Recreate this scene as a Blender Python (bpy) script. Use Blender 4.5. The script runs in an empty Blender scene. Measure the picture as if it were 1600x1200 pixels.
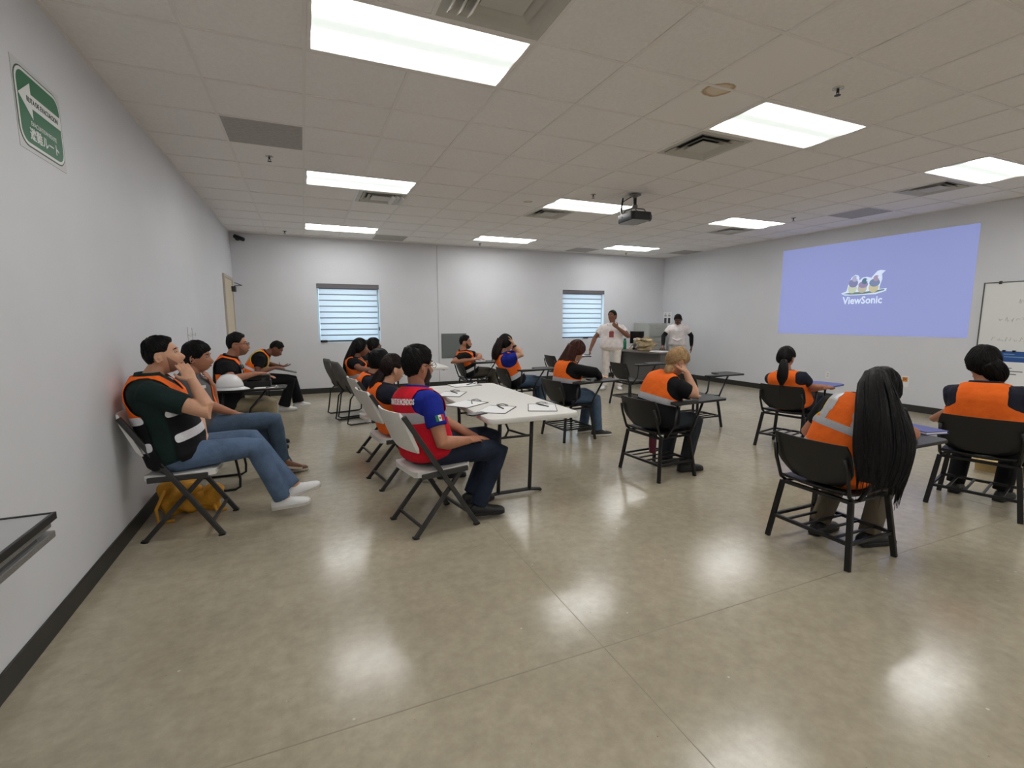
import bpy, bmesh, math, random
import numpy as np
from mathutils import Vector, Matrix

random.seed(7)
rng = np.random.default_rng(7)
sc = bpy.context.scene
COL = sc.collection

# ------------------------------------------------------------------ camera, world, exposure
F_PX, YAW, PIT, ROL = 752.65, .4061, -.1324, -.0022      # focal length in pixels of the 1600x1200 frame
HC, CE = 1.43, 2.99                                       # camera height, ceiling height
XL, XR, YB, YF = -1.127, 8.645, 10.14, -4.04              # room: left, right, back, rear
cam_d = bpy.data.cameras.new('camera'); cam_d.sensor_fit = 'HORIZONTAL'; cam_d.sensor_width = 36
cam_d.lens = F_PX / 1600 * 36; cam_d.clip_start = .02
cam = bpy.data.objects.new('camera', cam_d); COL.objects.link(cam)
cam.matrix_world = Matrix.Translation((0, 0, HC)) @ (Matrix.Rotation(-YAW, 4, 'Z') @ Matrix.Rotation(math.pi/2 + PIT, 4, 'X') @ Matrix.Rotation(ROL, 4, 'Z'))
sc.camera = cam
LAMP = 23.5                                                # radiance of the ceiling light lenses
world = bpy.data.worlds.new('world'); sc.world = world; world.use_nodes = True
world.node_tree.nodes['Background'].inputs[0].default_value = (.88, .94, 1.0, 1)
world.node_tree.nodes['Background'].inputs[1].default_value = 4.2
vs = sc.view_settings
sc.display_settings.display_device = 'sRGB'
vs.view_transform = 'Standard'; vs.look = 'None'; vs.exposure = 0; vs.gamma = 1; vs.use_curve_mapping = False

def ray(u, v):
    X, Y = (u-800)/F_PX, (v-600)/F_PX
    c, s = math.cos(-ROL), math.sin(-ROL); X, Y = c*X-s*Y, s*X+c*Y
    cp, sp = math.cos(PIT), math.sin(PIT)
    y = cp+Y*sp; z = sp-Y*cp
    cy, sy = math.cos(YAW), math.sin(YAW)
    return np.array([X*cy+y*sy, -X*sy+y*cy, z])
CAMP = np.array([0, 0, HC])
def AZ(u, v, z): r = ray(u, v); return CAMP+r*((z-HC)/r[2])
def AY(u, v, y): r = ray(u, v); return CAMP+r*(y/r[1])
def AX(u, v, x): r = ray(u, v); return CAMP+r*(x/r[0])

# ------------------------------------------------------------------ materials
MATS = {}
def s2l(c): c = c/255.; return c/12.92 if c <= .04045 else ((c+.055)/1.055)**2.4
def lin(rgb): return tuple(s2l(c) for c in rgb)+(1,)
def mat(name, rgb, rough=.6, metal=0., var=0., scale=30., bump=0., bscale=120., spec=.5, coat=0., sheen=0.):
    if name in MATS: return MATS[name]
    m = bpy.data.materials.new(name); m.use_nodes = True; nt = m.node_tree; b = nt.nodes['Principled BSDF']
    b.inputs['Base Color'].default_value = lin(rgb); b.inputs['Roughness'].default_value = rough; b.inputs['Metallic'].default_value = metal
    b.inputs['Specular IOR Level'].default_value = spec; b.inputs['Coat Weight'].default_value = coat; b.inputs['Sheen Weight'].default_value = sheen
    tc = nt.nodes.new('ShaderNodeTexCoord')
    if var > 0:
        n = nt.nodes.new('ShaderNodeTexNoise'); n.inputs['Scale'].default_value = scale; n.inputs['Detail'].default_value = 4
        r = nt.nodes.new('ShaderNodeValToRGB'); L = lin(rgb)
        r.color_ramp.elements[0].position = .3; r.color_ramp.elements[1].position = .7
        r.color_ramp.elements[0].color = tuple(c*(1-var) for c in L[:3])+(1,)
        r.color_ramp.elements[1].color = tuple(min(1, c*(1+var)) for c in L[:3])+(1,)
        nt.links.new(tc.outputs['Object'], n.inputs['Vector']); nt.links.new(n.outputs['Fac'], r.inputs['Fac']); nt.links.new(r.outputs['Color'], b.inputs['Base Color'])
    if bump > 0:
        n2 = nt.nodes.new('ShaderNodeTexNoise'); n2.inputs['Scale'].default_value = bscale; n2.inputs['Detail'].default_value = 3
        bp = nt.nodes.new('ShaderNodeBump'); bp.inputs['Strength'].default_value = bump; bp.inputs['Distance'].default_value = .015
        nt.links.new(tc.outputs['Object'], n2.inputs['Vector']); nt.links.new(n2.outputs['Fac'], bp.inputs['Height']); nt.links.new(bp.outputs['Normal'], b.inputs['Normal'])
    MATS[name] = m; return m
def cloth(name, rgb, **k): return mat(name, rgb, rough=k.get('rough', .85), var=k.get('var', .12), scale=k.get('scale', 14), bump=k.get('bump', .5), bscale=k.get('bscale', 16), spec=.25, sheen=.0)
def emit(name, rgb, strength, base=None):
    if name in MATS: return MATS[name]
    m = bpy.data.materials.new(name); m.use_nodes = True; b = m.node_tree.nodes['Principled BSDF']
    b.inputs['Base Color'].default_value = lin(base or rgb); b.inputs['Emission Color'].default_value = lin(rgb); b.inputs['Emission Strength'].default_value = strength
    b.inputs['Roughness'].default_value = .8
    MATS[name] = m; return m

# floor: polished concrete with saw-cut joints and specks
def floor_mat():
    m = bpy.data.materials.new('polished_concrete'); m.use_nodes = True; nt = m.node_tree; b = nt.nodes['Principled BSDF']
    N = nt.nodes.new; L = nt.links.new
    geo = N('ShaderNodeNewGeometry')
    n1 = N('ShaderNodeTexNoise'); n1.inputs['Scale'].default_value = .9; n1.inputs['Detail'].default_value = 6; n1.inputs['Roughness'].default_value = .65
    r1 = N('ShaderNodeValToRGB'); r1.color_ramp.elements[0].position = .3; r1.color_ramp.elements[1].position = .72
    r1.color_ramp.elements[0].color = lin((165, 155, 135)); r1.color_ramp.elements[1].color = lin((185, 175, 154))
    L(geo.outputs['Position'], n1.inputs['Vector']); L(n1.outputs['Fac'], r1.inputs['Fac'])
    n2 = N('ShaderNodeTexNoise'); n2.inputs['Scale'].default_value = 14; n2.inputs['Detail'].default_value = 8; n2.inputs['Roughness'].default_value = .7
    L(geo.outputs['Position'], n2.inputs['Vector'])
    r2 = N('ShaderNodeValToRGB'); r2.color_ramp.elements[0].position = .35; r2.color_ramp.elements[1].position = .65
    r2.color_ramp.elements[0].color = (.86, .86, .86, 1); r2.color_ramp.elements[1].color = (1.06, 1.06, 1.05, 1); L(n2.outputs['Fac'], r2.inputs['Fac'])
    mx = N('ShaderNodeMix'); mx.data_type = 'RGBA'; mx.blend_type = 'MULTIPLY'; mx.inputs['Factor'].default_value = 1
    L(r1.outputs['Color'], mx.inputs['A']); L(r2.outputs['Color'], mx.inputs['B'])
    v = N('ShaderNodeTexVoronoi'); v.inputs['Scale'].default_value = 9; v.inputs['Randomness'].default_value = 1; L(geo.outputs['Position'], v.inputs['Vector'])
    def speck(prev, thr, col, seedscale):
        vv = N('ShaderNodeTexVoronoi'); vv.inputs['Scale'].default_value = seedscale; L(geo.outputs['Position'], vv.inputs['Vector'])
        lt = N('ShaderNodeMath'); lt.operation = 'LESS_THAN'; lt.inputs[1].default_value = thr; L(vv.outputs['Distance'], lt.inputs[0])
        sx = N('ShaderNodeSeparateColor'); L(vv.outputs['Color'], sx.inputs['Color'])
        g = N('ShaderNodeMath'); g.operation = 'GREATER_THAN'; g.inputs[1].default_value = .72; L(sx.outputs['Red'], g.inputs[0])
        mu = N('ShaderNodeMath'); mu.operation = 'MULTIPLY'; L(lt.outputs[0], mu.inputs[0]); L(g.outputs[0], mu.inputs[1])
        m2 = N('ShaderNodeMix'); m2.data_type = 'RGBA'; L(mu.outputs[0], m2.inputs['Factor']); L(prev, m2.inputs['A']); m2.inputs['B'].default_value = lin(col)
        return m2.outputs['Result']
    c = speck(mx.outputs['Result'], .035, (112, 102, 86), 17)
    c = speck(c, .05, (205, 198, 182), 9.3)
    nt.nodes.remove(v)
    L(c, b.inputs['Base Color'])
    rr = N('ShaderNodeMapRange'); rr.inputs['To Min'].default_value = .13; rr.inputs['To Max'].default_value = .23; L(n1.outputs['Fac'], rr.inputs['Value']); L(rr.outputs[0], b.inputs['Roughness'])
    b.inputs['IOR'].default_value = 1.48
    bp = N('ShaderNodeBump'); bp.inputs['Strength'].default_value = .02; bp.inputs['Distance'].default_value = .004; L(n2.outputs['Fac'], bp.inputs['Height']); L(bp.outputs['Normal'], b.inputs['Normal'])
    return m
M_FLOOR = floor_mat()
M_WALL = mat('wall_paint', (219, 220, 224), .55, var=.015, scale=2.5, bump=.03, bscale=200)
M_CEIL = mat('ceiling_tile_white', (244, 241, 238), .9, var=.03, scale=40, bump=.25, bscale=260)
M_GRID = mat('ceiling_grid_white', (238, 234, 230), .5)
M_BASE = mat('baseboard_rubber', (44, 44, 42), .45)
M_BLACK = mat('black_metal', (17, 17, 18), .38, bump=.05, bscale=300)
M_DGREY = mat('dark_grey_metal', (52, 51, 50), .42)
M_BPLAS = mat('black_plastic', (20, 20, 21), .45, bump=.06, bscale=400)
M_WPLAS = mat('white_plastic', (225, 223, 218), .5, bump=.04, bscale=300)
M_WHITE = mat('white_paint', (235, 234, 232), .5)
M_PAPER = mat('white_paper', (240, 240, 240), .8)
M_CHROME = mat('chrome', (200, 200, 200), .2, metal=1)
M_SILV = mat('silver_metal', (150, 150, 148), .4, metal=.7, var=.15, scale=180)
M_GLASSB = mat('spectacle_black', (15, 15, 18), .25)
M_REFL = mat('reflective_silver', (176, 176, 180), .35, metal=.25, var=.06, scale=60)
M_WHITEREFL = mat('reflective_white', (222, 222, 226), .4, var=.08, scale=50)

# ------------------------------------------------------------------ mesh helpers
def unit(v): v = np.asarray(v, float); n = np.linalg.norm(v); return v/n if n > 1e-9 else v
def A3(*v): return np.array(v, float)
class MB:
    def __init__(s): s.v = []; s.f = []; s.m = []; s.n = 0
    def add(s, V, Fc, mi=0):
        V = np.asarray(V, float); s.v.append(V)
        for f in Fc: s.f.append(tuple(i+s.n for i in f)); s.m.append(mi)
        s.n += len(V); return s
    def box(s, c, d, mi=0, R=None):
        x, y, z = (q/2 for q in d)
        V = np.array([(-x,-y,-z),(x,-y,-z),(x,y,-z),(-x,y,-z),(-x,-y,z),(x,-y,z),(x,y,z),(-x,y,z)])
        if R is not None: V = V @ np.asarray(R).T
        return s.add(V+np.asarray(c, float), [(0,3,2,1),(4,5,6,7),(0,1,5,4),(1,2,6,5),(2,3,7,6),(3,0,4,7)], mi)
    def bb(s, a, b, mi=0):
        a, b = np.minimum(a, b), np.maximum(a, b); return s.box((a+b)/2, b-a, mi)
    def rings(s, R, mi=0, caps=True):
        k = len(R[0]); V = np.concatenate(R); Fc = []
        for i in range(len(R)-1):
            for j in range(k):
                a, b = i*k+j, i*k+(j+1) % k
                Fc.append((a, b, b+k, a+k))
        if caps: Fc.append(tuple(range(k))[::-1]); Fc.append(tuple(range((len(R)-1)*k, len(R)*k)))
        return s.add(V, Fc, mi)
    def tube(s, P, r, n=10, mi=0, caps=True):
        P = [np.asarray(p, float) for p in P]
        if np.isscalar(r): r = [r]*len(P)
        T = [unit(P[min(i+1, len(P)-1)]-P[max(i-1, 0)]) for i in range(len(P))]
        up = A3(0, 0, 1) if abs(T[0][2]) < .9 else A3(1, 0, 0)
        u = unit(np.cross(up, T[0])); R = []
        an = np.arange(n)*2*math.pi/n
        for p, t, q in zip(P, T, r):
            u = unit(u-t*np.dot(u, t)); w = np.cross(t, u)
            a, b = (q, q) if np.isscalar(q) else q
            R.append(p+np.outer(np.cos(an)*a, u)+np.outer(np.sin(an)*b, w))
        return s.rings(R, mi, caps)
    def bar(s, a, b, w, h, mi=0, up=(0, 0, 1)):
        a, b = np.asarray(a, float), np.asarray(b, float); t = unit(b-a)
        if abs(np.dot(t, up)) > .95: up = (1, 0, 0)
        l = unit(np.cross(up, t)); q = np.cross(t, l)
        R = [p+np.array([l*sx*w/2+q*sy*h/2 for sx, sy in ((-1,-1),(1,-1),(1,1),(-1,1))]) for p in (a, b)]
        return s.rings(R, mi)
    def cyl(s, c, r, h, n=20, mi=0, axis=(0, 0, 1)):
        c = np.asarray(c, float); a = np.asarray(axis, float); return s.tube([c-a*h/2, c+a*h/2], r, n, mi)
    def lathe(s, prof, c=(0, 0, 0), n=20, mi=0):
        an = np.arange(n)*2*math.pi/n
        return s.rings([np.stack([np.cos(an)*r, np.sin(an)*r, np.full(n, z)], 1)+np.asarray(c, float) for r, z in prof], mi)
    def prism(s, pts, z0, z1, mi=0, fr=None):
        pts = np.asarray(pts, float); R = []
        for z in (z0, z1):
            V = np.column_stack([pts, np.full(len(pts), z)])
            if fr is not None: o, X, Y, Z = (np.asarray(q, float) for q in fr); V = o+np.outer(V[:, 0], X)+np.outer(V[:, 1], Y)+np.outer(V[:, 2], Z)
            R.append(V)
        return s.rings(R, mi)
    def mesh(s, name, mats, smooth=False):
        me = bpy.data.meshes.new(name); me.from_pydata(np.concatenate(s.v).tolist(), [], s.f)
        for m in (mats if isinstance(mats, (list, tuple)) else [mats]): me.materials.append(m)
        if any(s.m): me.polygons.foreach_set('material_index', s.m)
        if smooth: me.polygons.foreach_set('use_smooth', [True]*len(me.polygons))
        me.update(); return me
    def build(s, name, mats, parent=None, smooth=False, bevel=0, seg=2, auto=None):
        me = s.mesh(name, mats, smooth)
        bm = bmesh.new(); bm.from_mesh(me); bmesh.ops.recalc_face_normals(bm, faces=bm.faces)
        if bevel:
            ed = [e for e in bm.edges if len(e.link_faces) == 2 and e.calc_face_angle(0) > .6]
            bmesh.ops.bevel(bm, geom=ed, offset=bevel, segments=seg, profile=.5, affect='EDGES', clamp_overlap=True)
        bm.to_mesh(me); bm.free()
        if auto: sharp(me, auto)
        return link(name, me, parent)
def sharp(me, ang=35):
    me.polygons.foreach_set('use_smooth', [True]*len(me.polygons)); me.set_sharp_from_angle(angle=math.radians(ang))
def link(name, me, parent=None):
    o = bpy.data.objects.new(name, me); COL.objects.link(o)
    if parent is not None: o.parent = parent
    return o
def tag(o, label=None, cat=None, group=None, kind=None):
    if label: o['label'] = label
    if cat: o['category'] = cat
    if group: o['group'] = group
    if kind: o['kind'] = kind
    return o
def empty(name, loc, rz=0, label=None, cat=None, group=None):
    o = bpy.data.objects.new(name, None); COL.objects.link(o); o.location = loc; o.rotation_euler = (0, 0, rz); o.empty_display_size = .1
    return tag(o, label, cat, group)
def copy_tree(o, parent=None):
    c = o.copy(); COL.objects.link(c); c.parent = parent
    for ch in list(o.children): copy_tree(ch, c)
    return c
def struct(name, mb, m, parent=None, **k):
    o = mb.build(name, m, parent, **k)
    if parent is None: tag(o, kind='structure')
    return o
def text_mesh(body, size, depth, m, name, parent, origin, X, Y, align='CENTER', sx=1., bold=0.):
    cu = bpy.data.curves.new('t', 'FONT'); cu.body = body; cu.size = size; cu.extrude = depth; cu.align_x = align; cu.align_y = 'CENTER'; cu.resolution_u = 2; cu.offset = bold
    to = bpy.data.objects.new('t', cu); COL.objects.link(to)
    dg = bpy.context.evaluated_depsgraph_get(); me = bpy.data.meshes.new_from_object(to.evaluated_get(dg))
    bpy.data.objects.remove(to); bpy.data.curves.remove(cu)
    X, Y = np.asarray(X, float), np.asarray(Y, float); Z = np.cross(X, Y); o = np.asarray(origin, float)
    n = len(me.vertices); co = np.empty(n*3); me.vertices.foreach_get('co', co); co = co.reshape(-1, 3)
    co[:, 0] *= sx
    co = o+np.outer(co[:, 0], X)+np.outer(co[:, 1], Y)+np.outer(co[:, 2], Z)
    me.vertices.foreach_set('co', co.ravel()); me.materials.clear(); me.materials.append(m); me.update()
    return link(name, me, parent)
def rrect(w, h, r, n=6):
    P = []
    for cx, cy, a0 in ((w/2-r, h/2-r, 0), (-w/2+r, h/2-r, 90), (-w/2+r, -h/2+r, 180), (w/2-r, -h/2+r, 270)):
        for i in range(n+1):
            a = math.radians(a0+90*i/n); P.append((cx+r*math.cos(a), cy+r*math.sin(a)))
    return P

# ------------------------------------------------------------------ room shell
b = MB().bb(A3(XL-.15, YF-.15, -.1), A3(XR+.15, YB+.3, 0)); floor = struct('floor', b, M_FLOOR)
M_JOINT = mat('joint_filler', (146, 136, 118), .5)
for nm, a, c in (('floor_joint', (1.138, YF, 0), (1.1415, YB, .0006)), ('floor_joint', (XL, 1.632, 0), (XR, 1.637, .0006)), ('floor_joint', (4.794, YF, 0), (4.799, YB, .0006)), ('floor_joint', (XL, 5.292, 0), (XR, 5.297, .0006))):
    MB().bb(A3(*a), A3(*c)).build(nm, M_JOINT, floor)
WIN = [(.27, 1.44, 1.0, 2.13), (5.67, 6.83, .98, 2.13)]
struct('wall_left', MB().bb(A3(XL-.12, YF-.12, 0), A3(XL, YB+.25, CE+.25)), M_WALL)
struct('wall_right', MB().bb(A3(XR, YF-.12, 0), A3(XR+.12, YB+.25, CE+.25)), M_WALL)
struct('wall_rear', MB().bb(A3(XL, YF-.12, 0), A3(XR, YF, CE+.25)), M_WALL)
wb = MB(); xs = XL
for x0, x1, z0, z1 in WIN:
    wb.bb(A3(xs, YB, 0), A3(x0, YB+.2, CE+.25)); wb.bb(A3(x0, YB, 0), A3(x1, YB+.2, z0)); wb.bb(A3(x0, YB, z1), A3(x1, YB+.2, CE+.25)); xs = x1
wb.bb(A3(xs, YB, 0), A3(XR, YB+.2, CE+.25)); struct('wall_back', wb, M_WALL)
struct('trim_1', MB().bb(A3(2.645, YB-.006, .1), A3(2.66, YB, CE-.01)), mat('joint_cover', (190, 190, 190), .6))
def baseb(name, a, c): struct(name, MB().bb(A3(*a), A3(*c)), M_BASE, bevel=.003)
baseb('baseboard_left', (XL, YF, 0), (XL+.012, 8.88, .105)); baseb('baseboard_back', (XL+.02, YB-.012, 0), (XR, YB, .105))
baseb('baseboard_right', (XR-.012, YF, 0), (XR, YB-.012, .105)); baseb('baseboard_rear', (XL, YF, 0), (XR, YF+.012, .105))
# door in the left wall, by the far corner
dr = MB().bb(A3(XL, 8.93, 0), A3(XL+.018, 9.84, 2.12)); door = struct('door_1', dr, mat('door_cream', (205, 192, 168), .5, var=.02, scale=5), bevel=.003)
fr = MB()
for a, c in (((XL, 8.88, 0), (XL+.03, 8.93, 2.17)), ((XL, 9.84, 0), (XL+.03, 9.89, 2.17)), ((XL, 8.93, 2.12), (XL+.03, 9.84, 2.17))): fr.bb(A3(*a), A3(*c))
fr.build('door_frame', mat('door_frame_grey', (188, 180, 165), .5), door, bevel=.003)
MB().tube([(XL+.018, 9.77, 1.02), (XL+.07, 9.77, 1.02), (XL+.07, 9.66, 1.02)], .011, 8).build('door_handle', M_CHROME, door)
MB().bb(A3(XL+.018, 9.72, 1.93), A3(XL+.08, 9.88, 2.02)).tube([(XL+.06, 9.8, 2.03), (XL+.16, 9.95, 2.05), (XL+.04, 10.02, 2.1)], .008, 6).build('door_closer', M_DGREY, door, bevel=.004)

# ceiling: lay-in grid
T = .6096; GX, GY = .0923, 3.2741
def gx(i): return GX+i*T
def gy(j): return GY+j*T
cm = MB().bb(A3(XL, YF, CE+.09), A3(XR, YB, CE+.13)); ceiling = struct('ceiling', cm, M_CEIL)
J0 = -4                                                    # tiles are single pieces from this row on; nearer rows lie behind the camera
LIGHTS = [(i, j) for j in (-11, -6, -1, 4, 9) for i in (0, 5, 10)]  # camera-end rows are unseen; the rearmost is added to brighten the left wall
DIFF = [(1, -2), (5, 0), (1, 5), (5, 5), (11, 0), (11, 5)]
GRIL = [(-1, 2), (12, 2), (2, 10), (9, 10), (13, 9)]
used = {(i+k, j) for i, j in LIGHTS for k in (0, 1)} | set(DIFF) | set(GRIL)
te = T/2-.010
tile_me = MB().box((0, 0, 0), (2*te, 2*te, .014)).mesh('ceiling_tile', M_CEIL)
half_h = (YB-gy(11)-.012)/2
edge_me = MB().box((0, 0, 0), (2*te, 2*half_h, .014)).mesh('ceiling_tile', M_CEIL)
# stained tile shares the look of the others with a brown water mark
def stain_mat(cx, cy, r, name):
    m = mat(name, (244, 241, 238), .9); nt = m.node_tree; bs = nt.nodes['Principled BSDF']; N = nt.nodes.new; L = nt.links.new
    geo = N('ShaderNodeNewGeometry'); nz = N('ShaderNodeTexNoise'); nz.inputs['Scale'].default_value = 9; L(geo.outputs['Position'], nz.inputs['Vector'])
    vm = N('ShaderNodeVectorMath'); vm.operation = 'DISTANCE'; vm.inputs[1].default_value = (cx, cy, CE+.006); L(geo.outputs['Position'], vm.inputs[0])
    ad = N('ShaderNodeMath'); ad.operation = 'MULTIPLY_ADD'; ad.inputs[1].default_value = r*.6; L(nz.outputs['Fac'], ad.inputs[0]); L(vm.outputs['Value'], ad.inputs[2])
    rp = N('ShaderNodeValToRGB'); e = rp.color_ramp.elements; base = lin((244, 241, 238))
    e[0].position = 0; e[0].color = lin((232, 222, 206)); e[1].position = 1; e[1].color = base
    for p, c in ((r*.95, lin((226, 212, 190))), (r*1.2, lin((188, 158, 120))), (r*1.32, base)): q = e.new(p); q.color = c
    L(ad.outputs[0], rp.inputs['Fac']); L(rp.outputs['Color'], bs.inputs['Base Color']); return m
for j in range(-7, 12):
    for i in range(-2, 14):
        if (i, j) in used: continue
        if j < J0: continue
        if j == 11: o = link('ceiling_tile', edge_me, ceiling); o.location = (gx(i+.5), gy(11)+.006+half_h, CE+.013)
        else:
            o = link('ceiling_tile', tile_me, ceiling); o.location = (gx(i+.5), gy(j+.5), CE+.013)
            if (i, j) in ((4, -1), (4, 4), (4, -2)):
                me = tile_me.copy(); me.materials.clear()
                me.materials.append(stain_mat(2.71, 2.70, .105, 'stained_tile') if j < 0 else stain_mat(2.85, 6.08, .06, 'stained_tile_small')); o.data = me
for j in range(-12, J0):
    spans = ((-2, 2), (2, 3), (7, 3), (12, 2)) if j in (-6, -11) else ((-2, 16),)
    for i, w in spans: MB().bb(A3(gx(i)+.01, gy(j)+.01, CE+.006), A3(gx(i+w)-.01, gy(j+1)-.01, CE+.02)).build('ceiling_panel', M_CEIL, ceiling)
cut = {i+1: sorted(j for (a_, j) in LIGHTS if a_ == i) for i in (0, 5, 10)}
for i in range(-1, 14):
    y0 = gy(-12)
    for j in cut.get(i, []):
        MB().bb(A3(gx(i)-.011, y0, CE), A3(gx(i)+.011, gy(j)-.011, CE+.03)).build('grid_runner', M_GRID, ceiling); y0 = gy(j+1)+.011
    MB().bb(A3(gx(i)-.011, y0, CE), A3(gx(i)+.011, YB, CE+.03)).build('grid_runner', M_GRID, ceiling)
for j in range(-11, 12): MB().bb(A3(XL, gy(j)-.011, CE+.0008), A3(XR, gy(j)+.011, CE+.03)).build('grid_runner', M_GRID, ceiling)
for a, c in (((XL, YF, CE), (XL+.022, YB, CE+.01)), ((XR-.022, YF, CE), (XR, YB, CE+.01)), ((XL, YB-.022, CE), (XR, YB, CE+.01))):
    MB().bb(A3(*a), A3(*c)).build('wall_angle', M_GRID, ceiling)

# ------------------------------------------------------------------ ceiling fixtures
def lens_mat():
    m = bpy.data.materials.new('light_lens'); m.use_nodes = True; nt = m.node_tree; bs = nt.nodes['Principled BSDF']; N = nt.nodes.new; L = nt.links.new
    bs.inputs['Base Color'].default_value = (.8, .8, .8, 1); bs.inputs['Roughness'].default_value = .5
    tc = N('ShaderNodeTexCoord'); sp = N('ShaderNodeSeparateXYZ'); L(tc.outputs['Object'], sp.inputs[0])
    ab = N('ShaderNodeMath'); ab.operation = 'ABSOLUTE'; L(sp.outputs['Y'], ab.inputs[0])
    rp = N('ShaderNodeValToRGB'); e = rp.color_ramp.elements; e[0].position = 0; e[0].color = (.029, .032, .030, 1); e[1].position = .285; e[1].color = (.030, .033, .027, 1)
    for p, c in ((.045, (.031, .034, .032, 1)), (.085, (.12, .125, .12, 1)), (.125, (1, 1, 1, 1)), (.185, (1, 1, .99, 1)), (.235, (.16, .165, .15, 1))): q = e.new(p); q.color = c
    L(ab.outputs[0], rp.inputs['Fac']); L(rp.outputs['Color'], bs.inputs['Emission Color']); bs.inputs['Emission Strength'].default_value = LAMP
    return m
M_LENS = lens_mat()
def make_light():
    r = empty('ceiling_light', (0, 0, 0), 0, 'recessed rectangular fluorescent light with glowing lens in the tiled ceiling', 'ceiling light', 'ceiling lights')
    W, H = T-.012, T/2-.012; f = MB(); k = .022
    f.bb(A3(-W, -H, 0), A3(W, -H+k, .02)).bb(A3(-W, H-k, 0), A3(W, H, .02)).bb(A3(-W, -H+k, 0), A3(-W+k, H-k, .02)).bb(A3(W-k, -H+k, 0), A3(W, H-k, .02))
    f.build('frame', M_GRID, r)
    MB().bb(A3(-W+k, -H+k, .008), A3(W-k, H-k, .012)).build('lens', M_LENS, r)
    MB().bb(A3(-W, -H, .02), A3(W, H, .07)).build('housing', M_WHITE, r)
    return r
lp = make_light()
LLAB = {(0, -1): 'recessed ceiling light beside the diffuser with deflectors, above the open floor', (5, -1): 'recessed ceiling light next to the brown-stained ceiling tile', (10, -1): 'recessed ceiling light above the whiteboard end of the projected picture',
        (0, 4): 'recessed ceiling light touching the diffuser with white curved deflectors', (5, 4): 'recessed ceiling light right behind the hanging projector', (10, 4): 'recessed ceiling light near the left edge of the projected picture',
        (0, 9): 'recessed ceiling light in front of the window by the left corner', (5, 9): 'recessed ceiling light by the back wall above the bearded man', (10, 9): 'recessed ceiling light in the corner above the grey desk'}
for n, (i, j) in enumerate(LIGHTS):
    o = lp if n == 0 else copy_tree(lp); o.location = (gx(i+1), gy(j+.5), CE+.001)
    o['label'] = LLAB.get((i, j), 'recessed rectangular fluorescent light in the ceiling over the camera end of the room')
M_DIFF = mat('diffuser_white', (196, 194, 186), .5); M_DUCT = mat('duct_dark', (40, 39, 37), .8); M_GRILLE = mat('return_grille', (176, 173, 168), .6, var=.08, scale=30)
def sq_frame(mb, r0, r1, z0, z1, t=.003):
    # sloping square louvre between half sizes r0 (outer, z0) and r1 (inner, z1)
    o = [(r0, z0), (r1, z1), (r1, z1+t), (r0, z0+t)]
    cs = [(-1,-1), (1,-1), (1,1), (-1,1)]; V = []; Fc = []
    for r, z in o: V += [(sx*r, sy*r, z) for sx, sy in cs]
    for k in range(4):
        for q in range(4):
            a, bq = k*4+q, k*4+(q+1) % 4; c2 = ((k+1) % 4)*4
            Fc.append((a, bq, c2+(q+1) % 4, c2+q))
    mb.add(V, Fc)
def make_diff(deflect):
    r = empty('air_diffuser', (0, 0, 0), 0, 'square white ceiling air diffuser with stepped louvres beside a ceiling light', 'air vent', 'stepped ceiling air diffusers')
    h = T/2-.012
    m = MB(); sq_frame(m, h, h-.05, 0, 0, .012); m.build('frame', M_DIFF, r)
    for r0, r1 in ((h-.055, h-.115), (h-.12, h-.175)):
        m = MB(); sq_frame(m, r0, r1, -.006, .03, .004); m.build('louvre', M_DIFF, r)
    m = MB().bb(A3(-.118, -.118, -.006), A3(.118, .118, .002)); m.build('centre_plate', M_DIFF, r, bevel=.002)
    MB().bb(A3(-h+.045, -h+.045, .038), A3(h-.045, h-.045, .042)).build('duct', M_DUCT, r)
    if deflect:
        for k in range(3):
            m = MB(); R = []
            for q in range(7):
                y = -.2+.4*q/6; R.append([(deflect*(.12+.055*k), y, -.002), (deflect*(.15+.055*k), y, -.03-.012*math.sin(q/6*math.pi)), (deflect*(.155+.055*k), y, -.03-.012*math.sin(q/6*math.pi)), (deflect*(.126+.055*k), y, .0)])
            m.rings([np.array(x, float) for x in R]); m.build('deflector', M_WPLAS, r)
    return r
dp = make_diff(0)
for n, (i, j) in enumerate(DIFF):
    if (i, j) == (1, 5): o = make_diff(1); tag(o, 'square ceiling air diffuser with white curved deflectors on its louvres behind a ceiling light', 'air vent')
    elif (i, j) == (1, -2): o = make_diff(-1); tag(o, 'square ceiling air diffuser with white deflectors on one side, next to the biggest ceiling light', 'air vent')
    else: o = dp if n == 1 else copy_tree(dp)
    o.location = (gx(i+.5), gy(j+.5), CE+.001)
    if (i, j) in ((1, 5), (1, -2)): del o['group']
    else: o['label'] = {(5, 0): 'square stepped ceiling air diffuser touching the light near the brown-stained tile', (5, 5): 'square stepped ceiling air diffuser behind the light beside the projector', (11, 0): 'square stepped ceiling air diffuser next to the light above the whiteboard', (11, 5): 'square stepped ceiling air diffuser behind the light near the projected picture'}[(i, j)]
def make_grille():
    r = empty('return_grille', (0, 0, 0), 0, 'flat grey perforated return air grille filling one ceiling tile', 'air vent', 'flat return air grilles'); h = T/2-.012
    m = MB(); sq_frame(m, h, h-.02, 0, 0, .008); m.build('frame', M_GRILLE, r)
    for k in range(14):
        y = -h+.03+(2*h-.06)*k/13; MB().bar((-h+.02, y-.008, .003), (h-.02, y-.008, .003), .036, .003).build('slat', M_GRILLE, r)
    MB().bb(A3(-h+.02, -h+.02, .012), A3(h-.02, h-.02, .015)).build('duct', mat('grille_filter', (128, 126, 123), .9), r)
    return r
gp = make_grille()
for n, (i, j) in enumerate(GRIL): o = gp if n == 0 else copy_tree(gp); o.location = (gx(i+.5), gy(j+.5), CE+.001)
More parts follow.
